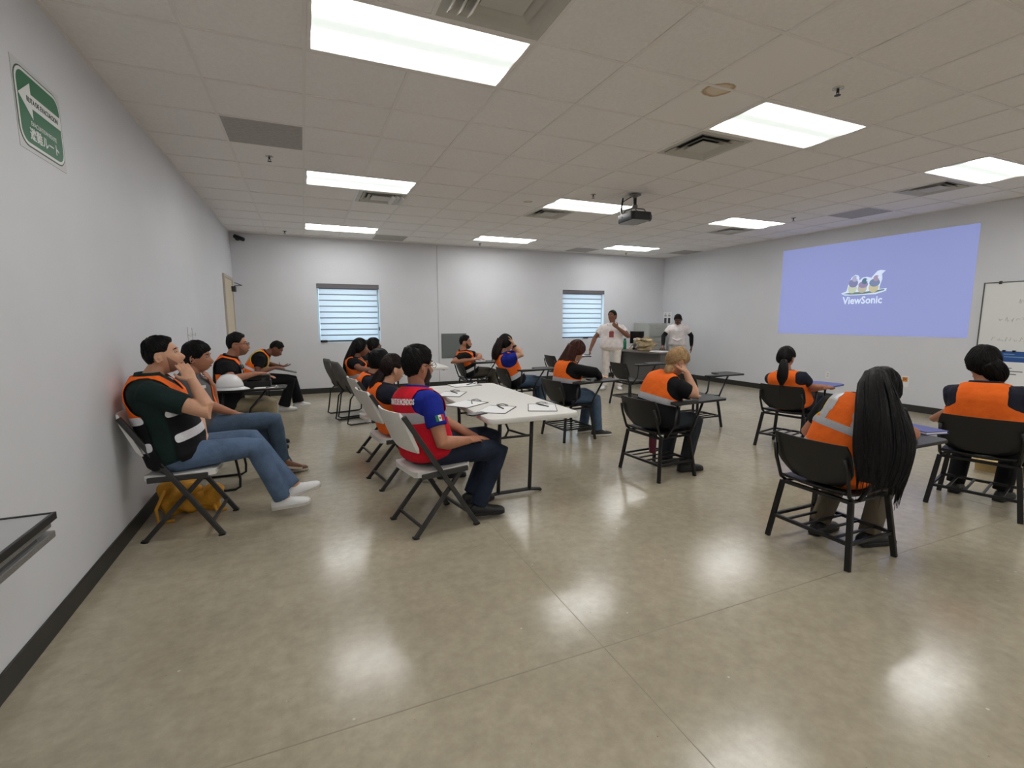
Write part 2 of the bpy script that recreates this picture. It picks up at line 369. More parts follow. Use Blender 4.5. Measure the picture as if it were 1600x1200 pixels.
for o, t_ in zip([gp]+[q for q in COL.objects if q.name.startswith('return_grille.')], ('above the seated men along the left wall', 'above the projected picture', 'touching the back wall beside the window light', 'touching the back wall near the second window', 'in the ceiling corner above the filing cabinet')):
    o['label'] = 'flat grey return air grille '+t_
def make_spr():
    r = empty('sprinkler_head', (0, 0, 0), 0, 'small dark fire sprinkler head hanging from the middle of a ceiling tile', 'sprinkler', 'fire sprinkler heads')
    MB().lathe([(.001, .0), (.035, 0), (.035, -.006), (.012, -.012), (.001, -.012)], n=14).build('escutcheon', M_CHROME, r, smooth=True)
    MB().cyl((0, 0, -.02), .009, .02, 8).bar((-.013, 0, -.028), (-.005, 0, -.046), .004, .004).bar((.013, 0, -.028), (.005, 0, -.046), .004, .004).build('nozzle', M_BLACK, r)
    MB().lathe([(.001, -.046), (.02, -.047), (.02, -.049), (.001, -.05)], n=12).build('deflector', M_BLACK, r)
    return r
spp = make_spr()
for n, (x, y) in enumerate([(gx(-.5), gy(3.5)), (gx(5.5), gy(-1.5)), (gx(-.5), gy(10.5)), (gx(5.5), gy(3.5)), (gx(11.5), gy(3.5)), (gx(5.5), gy(10.5)), (gx(11.5), gy(10.5))]):
    o = spp if n == 0 else copy_tree(spp); o.location = (x, y, CE+.006)
    o['label'] = 'small dark sprinkler head '+('beyond the grey grille along the left wall', 'between the stained tile and the whiteboard-side lights', 'by the security camera corner', 'just before the light beside the projector', 'in front of the projected picture', 'at the back wall above the bearded man', 'at the back wall near the desk corner')[n]
# projector on its ceiling mount
pr_ = empty('projector', (3.93, 5.2, CE), math.radians(-4), 'black video projector hanging from a grey ceiling mount', 'projector')
MB().lathe([(.001, 0), (.075, 0), (.075, -.012), (.03, -.03), (.02, -.05), (.001, -.05)], n=20).build('ceiling_flange', mat('mount_grey', (120, 118, 115), .4, metal=.4), pr_, smooth=True)
MB().cyl((0, 0, -.09), .022, .09, 14).build('mount_pole', M_BLACK, pr_)
mb = MB().cyl((0, 0, -.15), .035, .04, 14)
for sx, sy in ((-1,-1), (1,-1), (1,1), (-1,1)): mb.tube([(0, 0, -.165), (sx*.09, sy*.07, -.185), (sx*.11, sy*.09, -.23)], .008, 6)
mb.build('mount_arms', mat('mount_grey', (120, 118, 115)), pr_)
body = MB().prism(rrect(.29, .37, .05), -.335, -.235); bo = body.build('body', M_BPLAS, pr_, bevel=.012, auto=40)
MB().cyl((.15, -.08, -.285), .045, .05, 20, axis=(1, 0, 0)).build('lens_ring', M_BPLAS, pr_, auto=40)
MB().cyl((.172, -.08, -.285), .032, .01, 20, axis=(1, 0, 0)).build('lens', mat('lens_glass', (40, 50, 90), .05), pr_)
MB().bb(A3(-.13, -.17, -.341), A3(.1, .17, -.335)).build('bottom_plate', M_SILV, pr_)
MB().bb(A3(-.06, -.06, -.236), A3(.06, .06, -.222)).build('bracket_plate', M_BPLAS, pr_)
MB().tube([(-.05, .2, .0), (-.055, .2, -.04), (-.07, .2, -.14), (-.09, .16, -.2), (-.12, .1, -.24), (-.14, .05, -.28)], .012, 8).tube([(-.05, .2, -.05), (-.02, .1, -.02), (0, .02, -.005)], .006, 6).build('cable', M_BLACK, pr_, smooth=True)
# security camera in the far left corner
sc_ = empty('security_camera', (XL+.13, YB, 2.9), 0, 'small black bullet security camera in the corner under the ceiling', 'camera')
MB().cyl((0, -.008, 0), .05, .016, 18, axis=(0, 1, 0)).build('base', M_BLACK, sc_)
MB().tube([(0, -.016, 0), (.0, -.06, 0), (.03, -.09, -.01)], .014, 8).build('arm', M_BLACK, sc_, smooth=True)
dv = unit(A3(.8, -.5, -.35)); c0 = A3(.0, -.1, .0)
MB().tube([c0-dv*.05, c0+dv*.13], .036, 16).tube([c0+dv*.13, c0+dv*.14], .03, 16).build('housing', M_BLACK, sc_, auto=40)
MB().tube([c0+dv*.139, c0+dv*.143], .02, 14).build('lens', mat('lens_glass', (40, 50, 90)), sc_)

# ------------------------------------------------------------------ windows and blinds
M_BLIND = bpy.data.materials.new('blind_fabric'); M_BLIND.use_nodes = True
def trans_mat(m, col, tr):
    nt = m.node_tree; nt.nodes.clear(); N = nt.nodes.new; L = nt.links.new
    o = N('ShaderNodeOutputMaterial'); t = N('ShaderNodeBsdfTranslucent'); d = N('ShaderNodeBsdfDiffuse'); mx = N('ShaderNodeMixShader')
    t.inputs[0].default_value = col; d.inputs[0].default_value = col; mx.inputs[0].default_value = tr
    L(d.outputs[0], mx.inputs[1]); L(t.outputs[0], mx.inputs[2]); L(mx.outputs[0], o.inputs[0])
trans_mat(M_BLIND, (.82, .83, .86, 1), .6)
M_BLIND2 = bpy.data.materials.new('blind_overlap'); M_BLIND2.use_nodes = True; trans_mat(M_BLIND2, (.45, .47, .52, 1), .45)
M_GLASS = bpy.data.materials.new('window_glass'); M_GLASS.use_nodes = True
nt = M_GLASS.node_tree; nt.nodes.clear(); o_ = nt.nodes.new('ShaderNodeOutputMaterial'); t_ = nt.nodes.new('ShaderNodeBsdfTransparent'); g_ = nt.nodes.new('ShaderNodeBsdfGlossy'); x_ = nt.nodes.new('ShaderNodeMixShader')
t_.inputs[0].default_value = (.82, .95, 1, 1); g_.inputs['Roughness'].default_value = .05; x_.inputs[0].default_value = .06
nt.links.new(t_.outputs[0], x_.inputs[1]); nt.links.new(g_.outputs[0], x_.inputs[2]); nt.links.new(x_.outputs[0], o_.inputs[0])
M_ALU = mat('window_aluminium', (200, 210, 214), .4)
for k, (x0, x1, z0, z1) in enumerate(WIN):
    f = MB(); w = .035
    f.bb(A3(x0, YB+.09, z0), A3(x1, YB+.14, z0+w)).bb(A3(x0, YB+.09, z1-w), A3(x1, YB+.14, z1)).bb(A3(x0, YB+.09, z0+w), A3(x0+w, YB+.14, z1-w)).bb(A3(x1-w, YB+.09, z0+w), A3(x1, YB+.14, z1-w))
    wo = struct('window_%d' % (k+1), f, M_ALU); MB().bb(A3(x0+w, YB+.112, z0+w), A3(x1-w, YB+.118, z1-w)).build('pane', M_GLASS, wo)
    br = empty('zebra_blind', ((x0+x1)/2, YB, z0), 0, ('white banded roller blind over the window behind the seated row by the grey chairs' if k == 0 else 'white banded roller blind over the window behind the standing woman in white'), 'blind')
    cx = (x0+x1)/2; hw = (x1-x0)/2; H = z1-z0
    MB().bb(A3(-hw, -.012, H-.085), A3(hw, .06, H-.008)).build('cassette', mat('cassette_grey', (108, 104, 108), .5), br, bevel=.006)
    MB().bb(A3(-hw, -.012, H-.008), A3(hw, .05, H)).build('head_rail', M_BLACK, br)
    n = 9; hb = (H-.085-.03)/n; L0, L1 = -hw+(.035 if k == 0 else .0), hw-(.045 if k == 0 else .075)
    for q in range(n):
        zz = .03+q*hb
        MB().bb(A3(L0, .018, zz), A3(L1, .020, zz+hb+.001)).build('blind_band', M_BLIND, br)
        MB().bb(A3(L0, .0165, zz+hb-.016), A3(L1, .0175, zz+hb+.006)).build('blind_overlap', M_BLIND2, br)
    MB().bb(A3(L0, .008, .012), A3(L1, .03, .036)).build('bottom_rail', M_DGREY, br, bevel=.004)
    if k == 0:
        MB().bb(A3(L0-.01, -.02, 0), A3(L0+.12, .03, .045)).build('rail_weight', M_BLACK, br, bevel=.008)
        MB().tube([(hw-.02, .0, H-.05), (hw-.02, -.006, .3), (hw-.02, -.006, .25)], .003, 6).bb(A3(hw-.032, -.014, .22), A3(hw-.008, .006, .29)).build('pull_cord', M_DGREY, br)
    else:
        MB().bb(A3(.0, -.012, -.005), A3(.14, .03, .03)).build('rail_weight', M_BLACK, br, bevel=.006)
# bright ground outside, so the daylight through the panes comes from below too
struct('ground_outside', MB().bb(A3(-20, YB+.4, -.4), A3(28, YB+30, -.3)), mat('pale_ground', (190, 186, 176), .9))
# grey panel on the back wall
ep = empty('electrical_panel', (2.71, YB, .61), 0, 'flat grey metal panel cover on the back wall beside the seam', 'panel')
MB().bb(A3(0, -.012, 0), A3(.56, 0, .53)).build('cover', mat('panel_grey', (104, 110, 108), .5), ep, bevel=.004)
MB().bb(A3(.02, -.016, .02), A3(.54, -.012, .51)).build('door', mat('panel_grey', (104, 110, 108)), ep, bevel=.002)
MB().bb(A3(.5, -.021, .24), A3(.52, -.016, .3)).build('latch', M_DGREY, ep)

# ------------------------------------------------------------------ things on the walls
# evacuation sign, left wall: X axis of the sign runs along +Y
sg = empty('evacuation_sign', (XL, 3.215, 2.41), 0, 'green and white evacuation route sign with a white arrow on the wall', 'sign')
def wallfr(o, X): return (np.asarray(o, float), np.asarray(X, float), A3(0, 0, 1), np.cross(np.asarray(X, float), A3(0, 0, 1)))
FL_ = lambda d: wallfr((d, 0, 0), (0, 1, 0))
M_GREEN = mat('sign_green', (16, 104, 66), .45); M_SIGNW = mat('sign_white', (228, 230, 228), .45); M_SIGND = mat('sign_dark', (40, 60, 50), .5)
MB().prism(rrect(.47, .39, .004), 0, .0025, fr=FL_(0)).build('backing_sheet', mat('clear_sheet', (205, 206, 206), .35), sg)
MB().prism(rrect(.455, .352, .075), 0, .001, fr=FL_(.0025)).build('outer_line', M_SIGND, sg)
MB().prism(rrect(.443, .340, .07), 0, .001, fr=FL_(.0035)).build('white_border', M_SIGNW, sg)
MB().prism(rrect(.415, .312, .058), 0, .001, fr=FL_(.0045)).build('green_field', M_GREEN, sg)
MB().prism([(-.207, .045), (-.09, .125), (-.09, .075), (.207, .075), (.207, .012), (-.09, .012), (-.09, -.038)][::-1], 0, .001, fr=FL_(.0055)).build('arrow', M_SIGNW, sg)
text_mesh('RUTA DE EVACUACION', .034, .0006, M_SIGND, 'lettering', sg, (.0068, .02, .043), (0, 1, 0), (0, 0, 1), sx=.85, bold=.0006)
text_mesh('EVACUATION ROUTE', .029, .0006, M_SIGNW, 'lettering', sg, (.0062, .01, -.06), (0, 1, 0), (0, 0, 1), sx=.9, bold=.0004)
text_mesh('\u907f\u96e3\u30eb\u30fc\u30c8', .06, .0006, M_SIGNW, 'lettering', sg, (.0062, .01, -.113), (0, 1, 0), (0, 0, 1), bold=.001)
for dy in (-.06, .05):
    pass
wh = empty('wall_hook', (XL, 6.17, 1.3), 0, 'pair of small thin grey hooks on the left wall above the seated men', 'hook')
MB().bb(A3(0, -.12, -.09), A3(.004, -.108, .06)).tube([(.004, -.114, -.02), (.03, -.114, -.04), (.03, -.114, 0)], .003, 6).build('hook', mat('hook_grey', (192, 192, 194), .5), wh)
MB().bb(A3(0, .108, -.09), A3(.004, .12, .05)).tube([(.004, .114, -.02), (.03, .114, -.04), (.03, .114, 0)], .003, 6).build('hook', mat('hook_grey', (192, 192, 194)), wh)

# projected picture on the right wall (viewer looks along +X: its right is -Y)
pj = empty('projected_image', (XR-.001, 5.245, 1.95), 0, 'large blue projected picture with a three-bird logo on the wall', 'projection')
def RW(d): return wallfr((-d, 0, 0), (0, -1, 0))
M_PROJ = emit('projected_blue', (127, 135, 182), 1.0, (105, 110, 150))
pw, ph = 2.99, 1.58
MB().prism([(-pw/2, -ph/2), (pw/2, -ph/2), (pw/2, ph/2), (-pw/2, ph/2)], 0, .002, fr=RW(0)).build('light_field', M_PROJ, pj)
def pe(n, rgb, s=.5): return emit(n, rgb, .8, (90, 90, 95))
P_W = emit('logo_white', (190, 205, 232), 1., (150, 150, 150))
lo = A3(0, .07, 0)   # logo group centre offset (in picture x, z)
def shape(name, pts, d, m): return MB().prism(np.asarray(pts, float)+A3(.035, -.075), 0, .0006, fr=RW(d)).build(name, m, pj)
def blob(cx, cy, rx, ry, rot=0, n=20, cut=None):
    P = []
    for k in range(n):
        a = 2*math.pi*k/n; x, y = rx*math.cos(a), ry*math.sin(a)
        X, Y = cx+x*math.cos(rot)-y*math.sin(rot), cy+x*math.sin(rot)+y*math.cos(rot)
        if cut is not None: Y = max(Y, cut[0]) if cut[1] > 0 else min(Y, cut[0])
        P.append((X, Y))
    return P
# white halo, branch, three perched birds, word mark
HALO = [(-.36, -.005), (-.27, .03), (-.245, .15), (-.2, .26), (-.14, .30), (-.09, .28), (-.07, .2), (-.02, .245), (.05, .25), (.11, .23), (.16, .29), (.2, .335), (.25, .345), (.32, .33), (.27, .28), (.28, .2), (.25, .08), (.25, .04), (.36, .05), (.35, .005), (.2, -.04), (-.1, -.045), (-.3, -.04)]
shape('logo_halo', HALO, .002, P_W)
shape('branch', [(-.33, -.012), (-.15, .008), (.05, .008), (.32, .035), (.33, .02), (.2, -.012), (0, -.028), (-.2, -.03)], .0027, pe('logo_green', (96, 128, 118)))
for cx, h, wd, top, low, hd in ((-.165, .27, .085, (128, 132, 178), (205, 215, 190), (178, 180, 214)), (-.005, .21, .085, (150, 138, 180), (196, 190, 170), (78, 118, 140)), (.17, .25, .09, (118, 138, 178), (208, 200, 160), (170, 150, 178))):
    tag_ = '%d' % h
    shape('bird_belly', blob(cx-.01, .07, wd*.85, .08), .0034, pe('logo_belly_%d' % int(cx*1000), low, .55))
    shape('bird_breast', blob(cx, h*.55+.01, wd*.9, h*.26), .0041, pe('logo_breast_%d' % int(cx*1000), top, .45))
    shape('bird_head', blob(cx+.02, h*.86, .045, .05), .0048, pe('logo_head_%d' % int(cx*1000), hd, .45))
    shape('bird_beak', [(cx+.05, h*.82), (cx+.105, h*.93), (cx+.04, h*.98)], .0052, P_W)
text_mesh('ViewSonic', .17, .0004, P_W, 'word_mark', pj, (-.004, -.03, -.21), (0, -1, 0), (0, 0, 1), sx=.88, bold=.004)

# whiteboard on the right wall with a clipped sheet below
wbd = empty('whiteboard', (XR, 3.63, .62), 0, 'white dry-erase board with faint writing on the wall beside the projected picture', 'whiteboard')
def wbx(y0, y1, z0, z1, d0, d1): return MB().bb(A3(-d1, -y1, z0), A3(-d0, -y0, z1))
WBW, WBH = 1.25, 1.3
wbx(.012, WBW-.012, .012, WBH-.012, 0, .012).build('panel', mat('whiteboard_white', (232, 233, 230), .25), wbd)
for nm, a in (('frame_bar', (0, WBW, WBH-.012, WBH)), ('frame_bar', (0, WBW, 0, .012)), ('frame_bar', (0, .012, .012, WBH-.012)), ('frame_bar', (WBW-.012, WBW, .012, WBH-.012))):
    wbx(*a, 0, .02).build(nm, mat('board_frame', (92, 94, 92), .4, metal=.4), wbd)
wbx(.16, .185, WBH-.03, WBH+.012, .0, .026).build('clip', M_DGREY, wbd)
M_INK = mat('faded_ink', (176, 178, 178), .6)
for y0, z, wd, hh in ((.38, 1.05, .28, .1), (.2, .80, .55, .07), (.47, .68, .05, .06), (.15, .54, .5, .06)):
    x = y0
    while x < y0+wd:
        w_ = random.uniform(.02, .045); pts = [(-.0128, -(x+w_*q/3), z+random.uniform(-.5, .5)*hh) for q in range(4)]
        MB().tube(pts, .0022, 4).build('ink_stroke', M_INK, wbd); x += w_+random.uniform(.008, .03)
sh = empty('clipped_sheet', (XR-.022, 3.28, .5), 0, 'white notice sheet with a blue header clipped to the whiteboard', 'notice')
MB().bb(A3(-.003, -.42, .0), A3(0, .1, .5)).build('sheet', M_PAPER, sh)
MB().bb(A3(-.005, -.34, .36), A3(-.003, .1, .5)).build('header', mat('header_blue', (40, 84, 150), .5), sh)
for zz, a, c, m in ((.455, .05, -.06, 1), (.42, .04, -.2, 1), (.27, .05, -.05, 0), (.23, .05, -.16, 0), (.19, .05, -.1, 0)):
    MB().bb(A3(-.0058, min(a, c), zz), A3(-.005 if m else -.003, max(a, c), zz+.012)).build('text_line', mat('line_pale', (120, 160, 200), .6) if m else mat('line_grey', (120, 122, 128), .6), sh)
for y in (-.3, -.05, .05): MB().bb(A3(-.012, y-.015, .49), A3(0, y+.015, .515)).build('clip', M_BLACK, sh)
ol = empty('wall_outlet', (XR, 4.46, .42), 0, 'white outlet plate with an orange socket low on the wall under the projected picture', 'outlet')
MB().bb(A3(-.006, -.05, -.05), A3(0, .05, .12)).build('plate', M_WHITE, ol, bevel=.002)
MB().bb(A3(-.012, -.035, .035), A3(-.006, .035, .105)).build('socket', mat('socket_orange', (206, 128, 40), .5), ol, bevel=.003)
for y in (-.012, .012): MB().bb(A3(-.0135, y-.004, .06), A3(-.012, y+.004, .085)).build('slot', M_BLACK, ol)
o2 = empty('wall_outlet', (XR, 5.68, .43), 0, 'plain white outlet plate low on the wall beside the ponytailed woman', 'outlet')
MB().bb(A3(-.006, -.04, -.06), A3(0, .04, .06)).build('plate', M_WHITE, o2, bevel=.002)
for z in (-.03, .012): MB().bb(A3(-.009, -.018, z), A3(-.006, .018, z+.026)).build('socket', mat('outlet_shade', (200, 200, 198), .5), o2)
ps = empty('wall_notice', (XR, 9.94, 1.3), 0, 'small white notice with two dark figures on the wall above the filing cabinet', 'notice')
MB().bb(A3(-.003, -.15, 0), A3(0, .15, .32)).build('sheet', M_PAPER, ps)
for y in (-.07, .07):
    MB().bb(A3(-.005, y-.045, .03), A3(-.003, y+.045, .17)).build('symbol', mat('symbol_dark', (62, 66, 74), .6), ps)
    MB().bb(A3(-.005, y-.04, .21), A3(-.003, y+.04, .235)).bb(A3(-.005, y-.03, .26), A3(-.003, y+.03, .275)).build('text_line', mat('line_grey', (120, 122, 128)), ps)

# ------------------------------------------------------------------ furniture makers (front of every seat is +X)
def make_tablet_chair(label, group=None, top=M_BPLAS):
    r = empty('tablet_chair', (0, 0, 0), 0, label, 'chair', group)
    W = .235; SZ = .42
    # seat shell: shallow curved plate
    def shell(P, hw, th, name, curve):
        m = MB(); R = []; n = 13
        for (x, z, w, nx, nz) in P:
            ring = []
            for sgn in (1, -1):
                for q in range(n):
                    y = (-1+2*q/(n-1))*sgn; c = curve*(y*y)
                    ring.append((x+nx*(c+sgn*th/2), y*w, z+nz*(c+sgn*th/2)))
            R.append(np.array(ring, float))
        m.rings(R); return m.build(name, M_BPLAS, r, auto=50)
    shell([(-.21, SZ+.012, .2, 0, 1), (-.18, SZ-.004, .215, 0, 1), (-.05, SZ-.012, .225, 0, 1), (.1, SZ-.006, .225, 0, 1), (.19, SZ-.004, .222, 0, 1), (.22, SZ-.02, .21, .5, .8)], W, .012, 'seat', .012)
    bp = []
    for q in range(9):
        t = q/8; x = -.195-.095*t; z = .455+.27*t
        w = .15+.085*math.sin(min(1, t*2.2)*math.pi/2) if t < .55 else .235-.018*max(0, (t-.75)/.25)**2
        bp.append((x, z, w, -.94, -.0))
    shell(bp, W, .014, 'backrest', -.035)
    for sy in (-1, 1):
        MB().bar((-.22, sy*.26, 0), (-.17, sy*.215, SZ-.03), .032, .022, up=(1, 0, 0)).build('leg', M_BLACK, r, bevel=.004)
        MB().bar((.22, sy*.26, 0), (.17, sy*.215, SZ-.03), .032, .022, up=(1, 0, 0)).build('leg', M_BLACK, r, bevel=.004)
        MB().tube([(.17, sy*.21, SZ-.035), (-.14, sy*.21, SZ-.035), (-.19, sy*.215, SZ), (-.235, sy*.225, .56), (-.262, sy*.215, .65)], .011, 8).build('side_frame', M_BLACK, r, smooth=True)
    for x in (-.17, .17): MB().bar((x, -.21, SZ-.035), (x, .21, SZ-.035), .025, .02).build('seat_rail', M_BLACK, r)
    z = .15
    for sx in (-1, 1):
        x = sx*(.22-.05*z/.39); MB().bar((x, -.245, z), (x, .245, z), .02, .02).build('shelf_rail', M_BLACK, r)
        y = sx*(.26-.045*z/.39); MB().bar((-.2, y, z), (.2, y, z), .018, .018).build('shelf_rail', M_BLACK, r)
    for q in range(4):
        y = -.15+.1*q; MB().bar((-.2, y, z), (.2, y, z), .014, .012).build('shelf_slat', M_BLACK, r)
    # writing tablet on the right
    out = [(-.08, -.33), (.5, -.33), (.54, -.3), (.56, -.05), (.53, .0), (.26, .0), (.235, -.03), (.22, -.17), (.18, -.21), (-.08, -.225), (-.11, -.25), (-.11, -.305)]
    MB().prism(out, .692, .712).build('tablet', top, r, bevel=.005)
    MB().tube([(.165, -.235, SZ-.03), (.2, -.25, .5), (.36, -.2, .688)], .011, 8).build('tablet_post', M_BLACK, r, smooth=True)
    MB().tube([(-.12, -.225, SZ-.03), (-.06, -.265, .5), (-.04, -.27, .688)], .011, 8).build('tablet_post', M_BLACK, r, smooth=True)
    MB().bar((-.06, -.27, .683), (.42, -.2, .683), .02, .012).build('tablet_bracket', M_BLACK, r)
    return r
def make_folding_chair(label, group=None):
    r = empty('folding_chair', (0, 0, 0), 0, label, 'chair', group); hw = .2
    # seat
    R = []
    for x, w, z in ((-.2, .15, .43), (-.19, .185, .437), (-.1, .2, .432), (.05, .205, .436), (.17, .2, .444), (.205, .17, .44)):
        n = 9; ring = [(x, w*(-1+2*q/(n-1)), z+.008*(abs(-1+2*q/(n-1))**4)) for q in range(n)]+[(x, w*(1-2*q/(n-1)), z-.03) for q in range(n)]
        R.append(np.array(ring, float))
    MB().rings(R).build('seat', M_WPLAS, r, auto=40)
    # back panel, curved, leaning
    R = []
    for q in range(9):
        t = q/8; x = -.185-.115*t; z = .575+.275*t; w = .208-(.012 if t in (0, 1) else 0)-(.012 if t > .8 else 0)
        n = 11; ring = []
        for s_ in (1, -1):
            for k in range(n):
                y = (-1+2*k/(n-1))*s_; ring.append((x-.03*(1-y*y)+s_*(.013 if 0 < t < 1 else .006), w*y, z))
        R.append(np.array(ring, float))
    MB().rings(R).build('backrest', M_WPLAS, r, auto=50)
    MB().bb(A3(-.306, -.035, .762), A3(-.284, .035, .774)).build('handle_slot', M_DGREY, r)
    for sy in (-1, 1):
        y = sy*.225
        MB().bar((.235, y, 0), (-.285, sy*.207, .83), .024, .032).build('front_leg', M_DGREY, r, bevel=.005)
        MB().bar((-.225, sy*.195, 0), (.13, sy*.19, .405), .022, .03).build('rear_leg', M_DGREY, r, bevel=.005)
        MB().bar((-.17, sy*.21, .415), (.17, sy*.21, .42), .02, .035).build('seat_side', M_DGREY, r, bevel=.004)
        MB().bar((.228, y, 0), (.225, y, .012), .03, .04).build('foot_cap', M_BLACK, r)
        MB().bar((-.222, sy*.195, 0), (-.218, sy*.195, .012), .03, .04).build('foot_cap', M_BLACK, r)
    MB().bar((-.17, -.19, .065), (-.17, .19, .065), .016, .016).build('rear_brace', M_DGREY, r)
    MB().bar((.175, -.22, .1), (.175, .22, .1), .018, .018).build('front_brace', M_DGREY, r)
    return r
M_GFAB = cloth('grey_chair_fabric', (106, 104, 101), bump=.5, bscale=400)
def make_sled_chair(label, group=None):
    r = empty('sled_chair', (0, 0, 0), 0, label, 'chair', group)
    R = []
    for x, w, z0, z1 in ((-.2, .18, .44, .47), (-.15, .22, .425, .485), (.1, .235, .425, .49), (.2, .22, .425, .485), (.235, .17, .44, .47)):
        R.append(np.array([(x, w*a, (z0 if bq < 0 else z1)-(0 if abs(a) < .9 else .012*bq)) for a, bq in ((-1,-1), (-.5,-1), (0,-1), (.5,-1), (1,-1), (1,1), (.5,1), (0,1), (-.5,1), (-1,1))], float))
    MB().rings(R).build('seat', M_GFAB, r, smooth=True)
    # oval upholstered back
    R = []
    for q in range(13):
        t = q/12; s_ = math.sin(math.pi*(.06+.88*t))**.45; w = .225*s_; x = -.19-.15*t; z = .48+.39*t; th = .042*s_
        n = 16; R.append(np.array([(x-.03*(1-math.cos(a)**2)+th*math.sin(a), w*math.cos(a), z) for a in (2*math.pi*k/n for k in range(n))], float))
    MB().rings(R).build('backrest', M_GFAB, r, smooth=True)
    for sy in (-1, 1):
        y = sy*.225
        MB().tube([(.19, y, .43), (-.19, y, .42), (-.235, y, .36), (-.275, y, .1), (-.29, y, .035), (-.25, y, .011), (-.1, y, .011), (.2, y, .011), (.235, y, .03), (.24, y, .1), (.2, y, .40), (.185, y, .425)], .0105, 8).build('sled_frame', M_BLACK, r, smooth=True)
        MB().tube([(-.19, sy*.13, .43), (-.235, sy*.12, .5), (-.265, sy*.11, .62)], .012, 8).build('back_support', M_BLACK, r, smooth=True)
    MB().tube([(.15, -.225, .425), (.15, .225, .425)], .01, 8).tube([(-.15, -.225, .425), (-.15, .225, .425)], .01, 8).build('cross_tube', M_BLACK, r)
    return r
def make_table(label, loc, rz):
    r = empty('folding_table', loc, rz, label, 'table'); L, W, H = 1.86, .74, .74      # length along Y
    tp = MB().prism(rrect(W, L, .06, 5), H-.042, H); tp.build('tabletop', M_WPLAS, r, bevel=.01, auto=40)
    MB().bb(A3(-W/2+.05, -L/2+.1, H-.06), A3(-W/2+.07, L/2-.1, H-.042)).build('side_rail', M_DGREY, r)
    MB().bb(A3(W/2-.07, -L/2+.1, H-.06), A3(W/2-.05, L/2-.1, H-.042)).build('side_rail', M_DGREY, r)
    for s_ in (-1, 1):
        y = s_*(L/2-.42); yt = s_*(L/2-.37)
        for x in (-.14, .14): MB().tube([(x, yt, H-.045), (x, y, .02)], .016, 10).build('leg', M_DGREY, r, smooth=True)
        MB().tube([(-.245, y, .006), (-.235, y, .016), (-.14, y, .03), (.14, y, .03), (.235, y, .016), (.245, y, .006)], .015, 10).build('foot_bar', M_DGREY, r, smooth=True)
        MB().tube([(-.14, yt, .5), (.14, yt, .5)], .01, 8).build('cross_bar', M_DGREY, r)
        MB().tube([(-.1, yt, .5), (0, yt-s_*.16, .52), (0, yt-s_*.42, H-.045)], .009, 8).tube([(.1, yt, .5), (0, yt-s_*.16, .52)], .009, 8).build('brace', M_DGREY, r)
    return r

# chairs in place: (x, y, turn, label)
TC = make_tablet_chair('x')
M_BLUET = mat('tablet_blue', (70, 82, 150), .3)
TAB = [
 (3.0, 1.88, 0, 'black tablet-arm chair under the woman with very long loose black hair'),
 (3.0, 3.52, 4, 'black tablet-arm chair under the blonde woman resting on her hand'),
 (2.93, 5.07, 3, 'black tablet-arm chair under the woman with long reddish-brown hair'),
 (2.93, 6.62, 0, 'black tablet-arm chair under the woman in a blue shirt covering her face'),
 (2.72, 8.1, 0, 'black tablet-arm chair under the bearded man by the grey wall panel'),
 (4.70, 1.86, 15, 'black tablet-arm chair under the woman with the curly tied-back hair near the whiteboard'),
 (4.95, 3.64, 13, 'black chair with a blue-topped tablet arm under the ponytailed woman'),
 (4.85, 4.96, 0, 'empty black tablet-arm chair beyond the blonde woman'),
 (5.0, 6.6, 0, 'empty black tablet-arm chair in front of the desk'),
 (4.75, 8.55, 0, 'empty black tablet-arm chair whose tablet the standing woman touches'),
 (-.76, 6.0, 0, 'black tablet-arm chair by the left wall with a white helmet on its tablet'),
]
CH = {}
for n, (x, y, a, lb) in enumerate(TAB):
    o = TC if n == 0 else copy_tree(TC); o.location = (x, y, 0); o.rotation_euler = (0, 0, math.radians(a)); o['label'] = lb; o['group'] = 'black tablet-arm chairs'
    if n == 6:
        for c in o.children:
            if c.name.startswith('tablet') and len(c.data.vertices) > 60 and c.name.split('.')[0] == 'tablet': c.data = c.data.copy(); c.data.materials.clear(); c.data.materials.append(M_BLUET)
FC = make_folding_chair('x')
for n, (x, y, a, lb) in enumerate([(-.785, 3.84, -4, 'white folding chair against the left wall under the man in a dark green shirt'), (.78, 3.25, 12, 'white folding chair by the table under the man in a red vest'),
      (.72, 4.25, 9, 'white folding chair at the table under the woman in a navy shirt'), (.72, 5.17, 8, 'white folding chair at the far end of the near table under the short-haired person')]):
    o = FC if n == 0 else copy_tree(FC); o.location = (x, y, 0); o.rotation_euler = (0, 0, math.radians(a)); o['label'] = lb; o['group'] = 'white folding chairs'
SC = make_sled_chair('x')
for n, (x, y, a, lb) in enumerate([(.70, 7.08, 16, 'grey upholstered sled-base chair under the woman with long black hair by the window'), (.62, 7.66, 16, 'grey upholstered sled-base chair under the person in glasses nearest the window'),
      (-.80, 4.76, 0, 'grey sled-base chair by the left wall under the young man with brown shoes'), (-.78, 8.42, 0, 'grey sled-base chair by the far door under the man writing on a clipboard')]):
    o = SC if n == 0 else copy_tree(SC); o.location = (x, y, 0); o.rotation_euler = (0, 0, math.radians(a)); o['label'] = lb; o['group'] = 'grey sled-base chairs'
make_table('long white folding table with clipboards on it and dark legs', (1.525, 4.02, 0), 0)
make_table('farther white folding table beside the grey upholstered chairs', (1.60, 7.86, 0), 0)

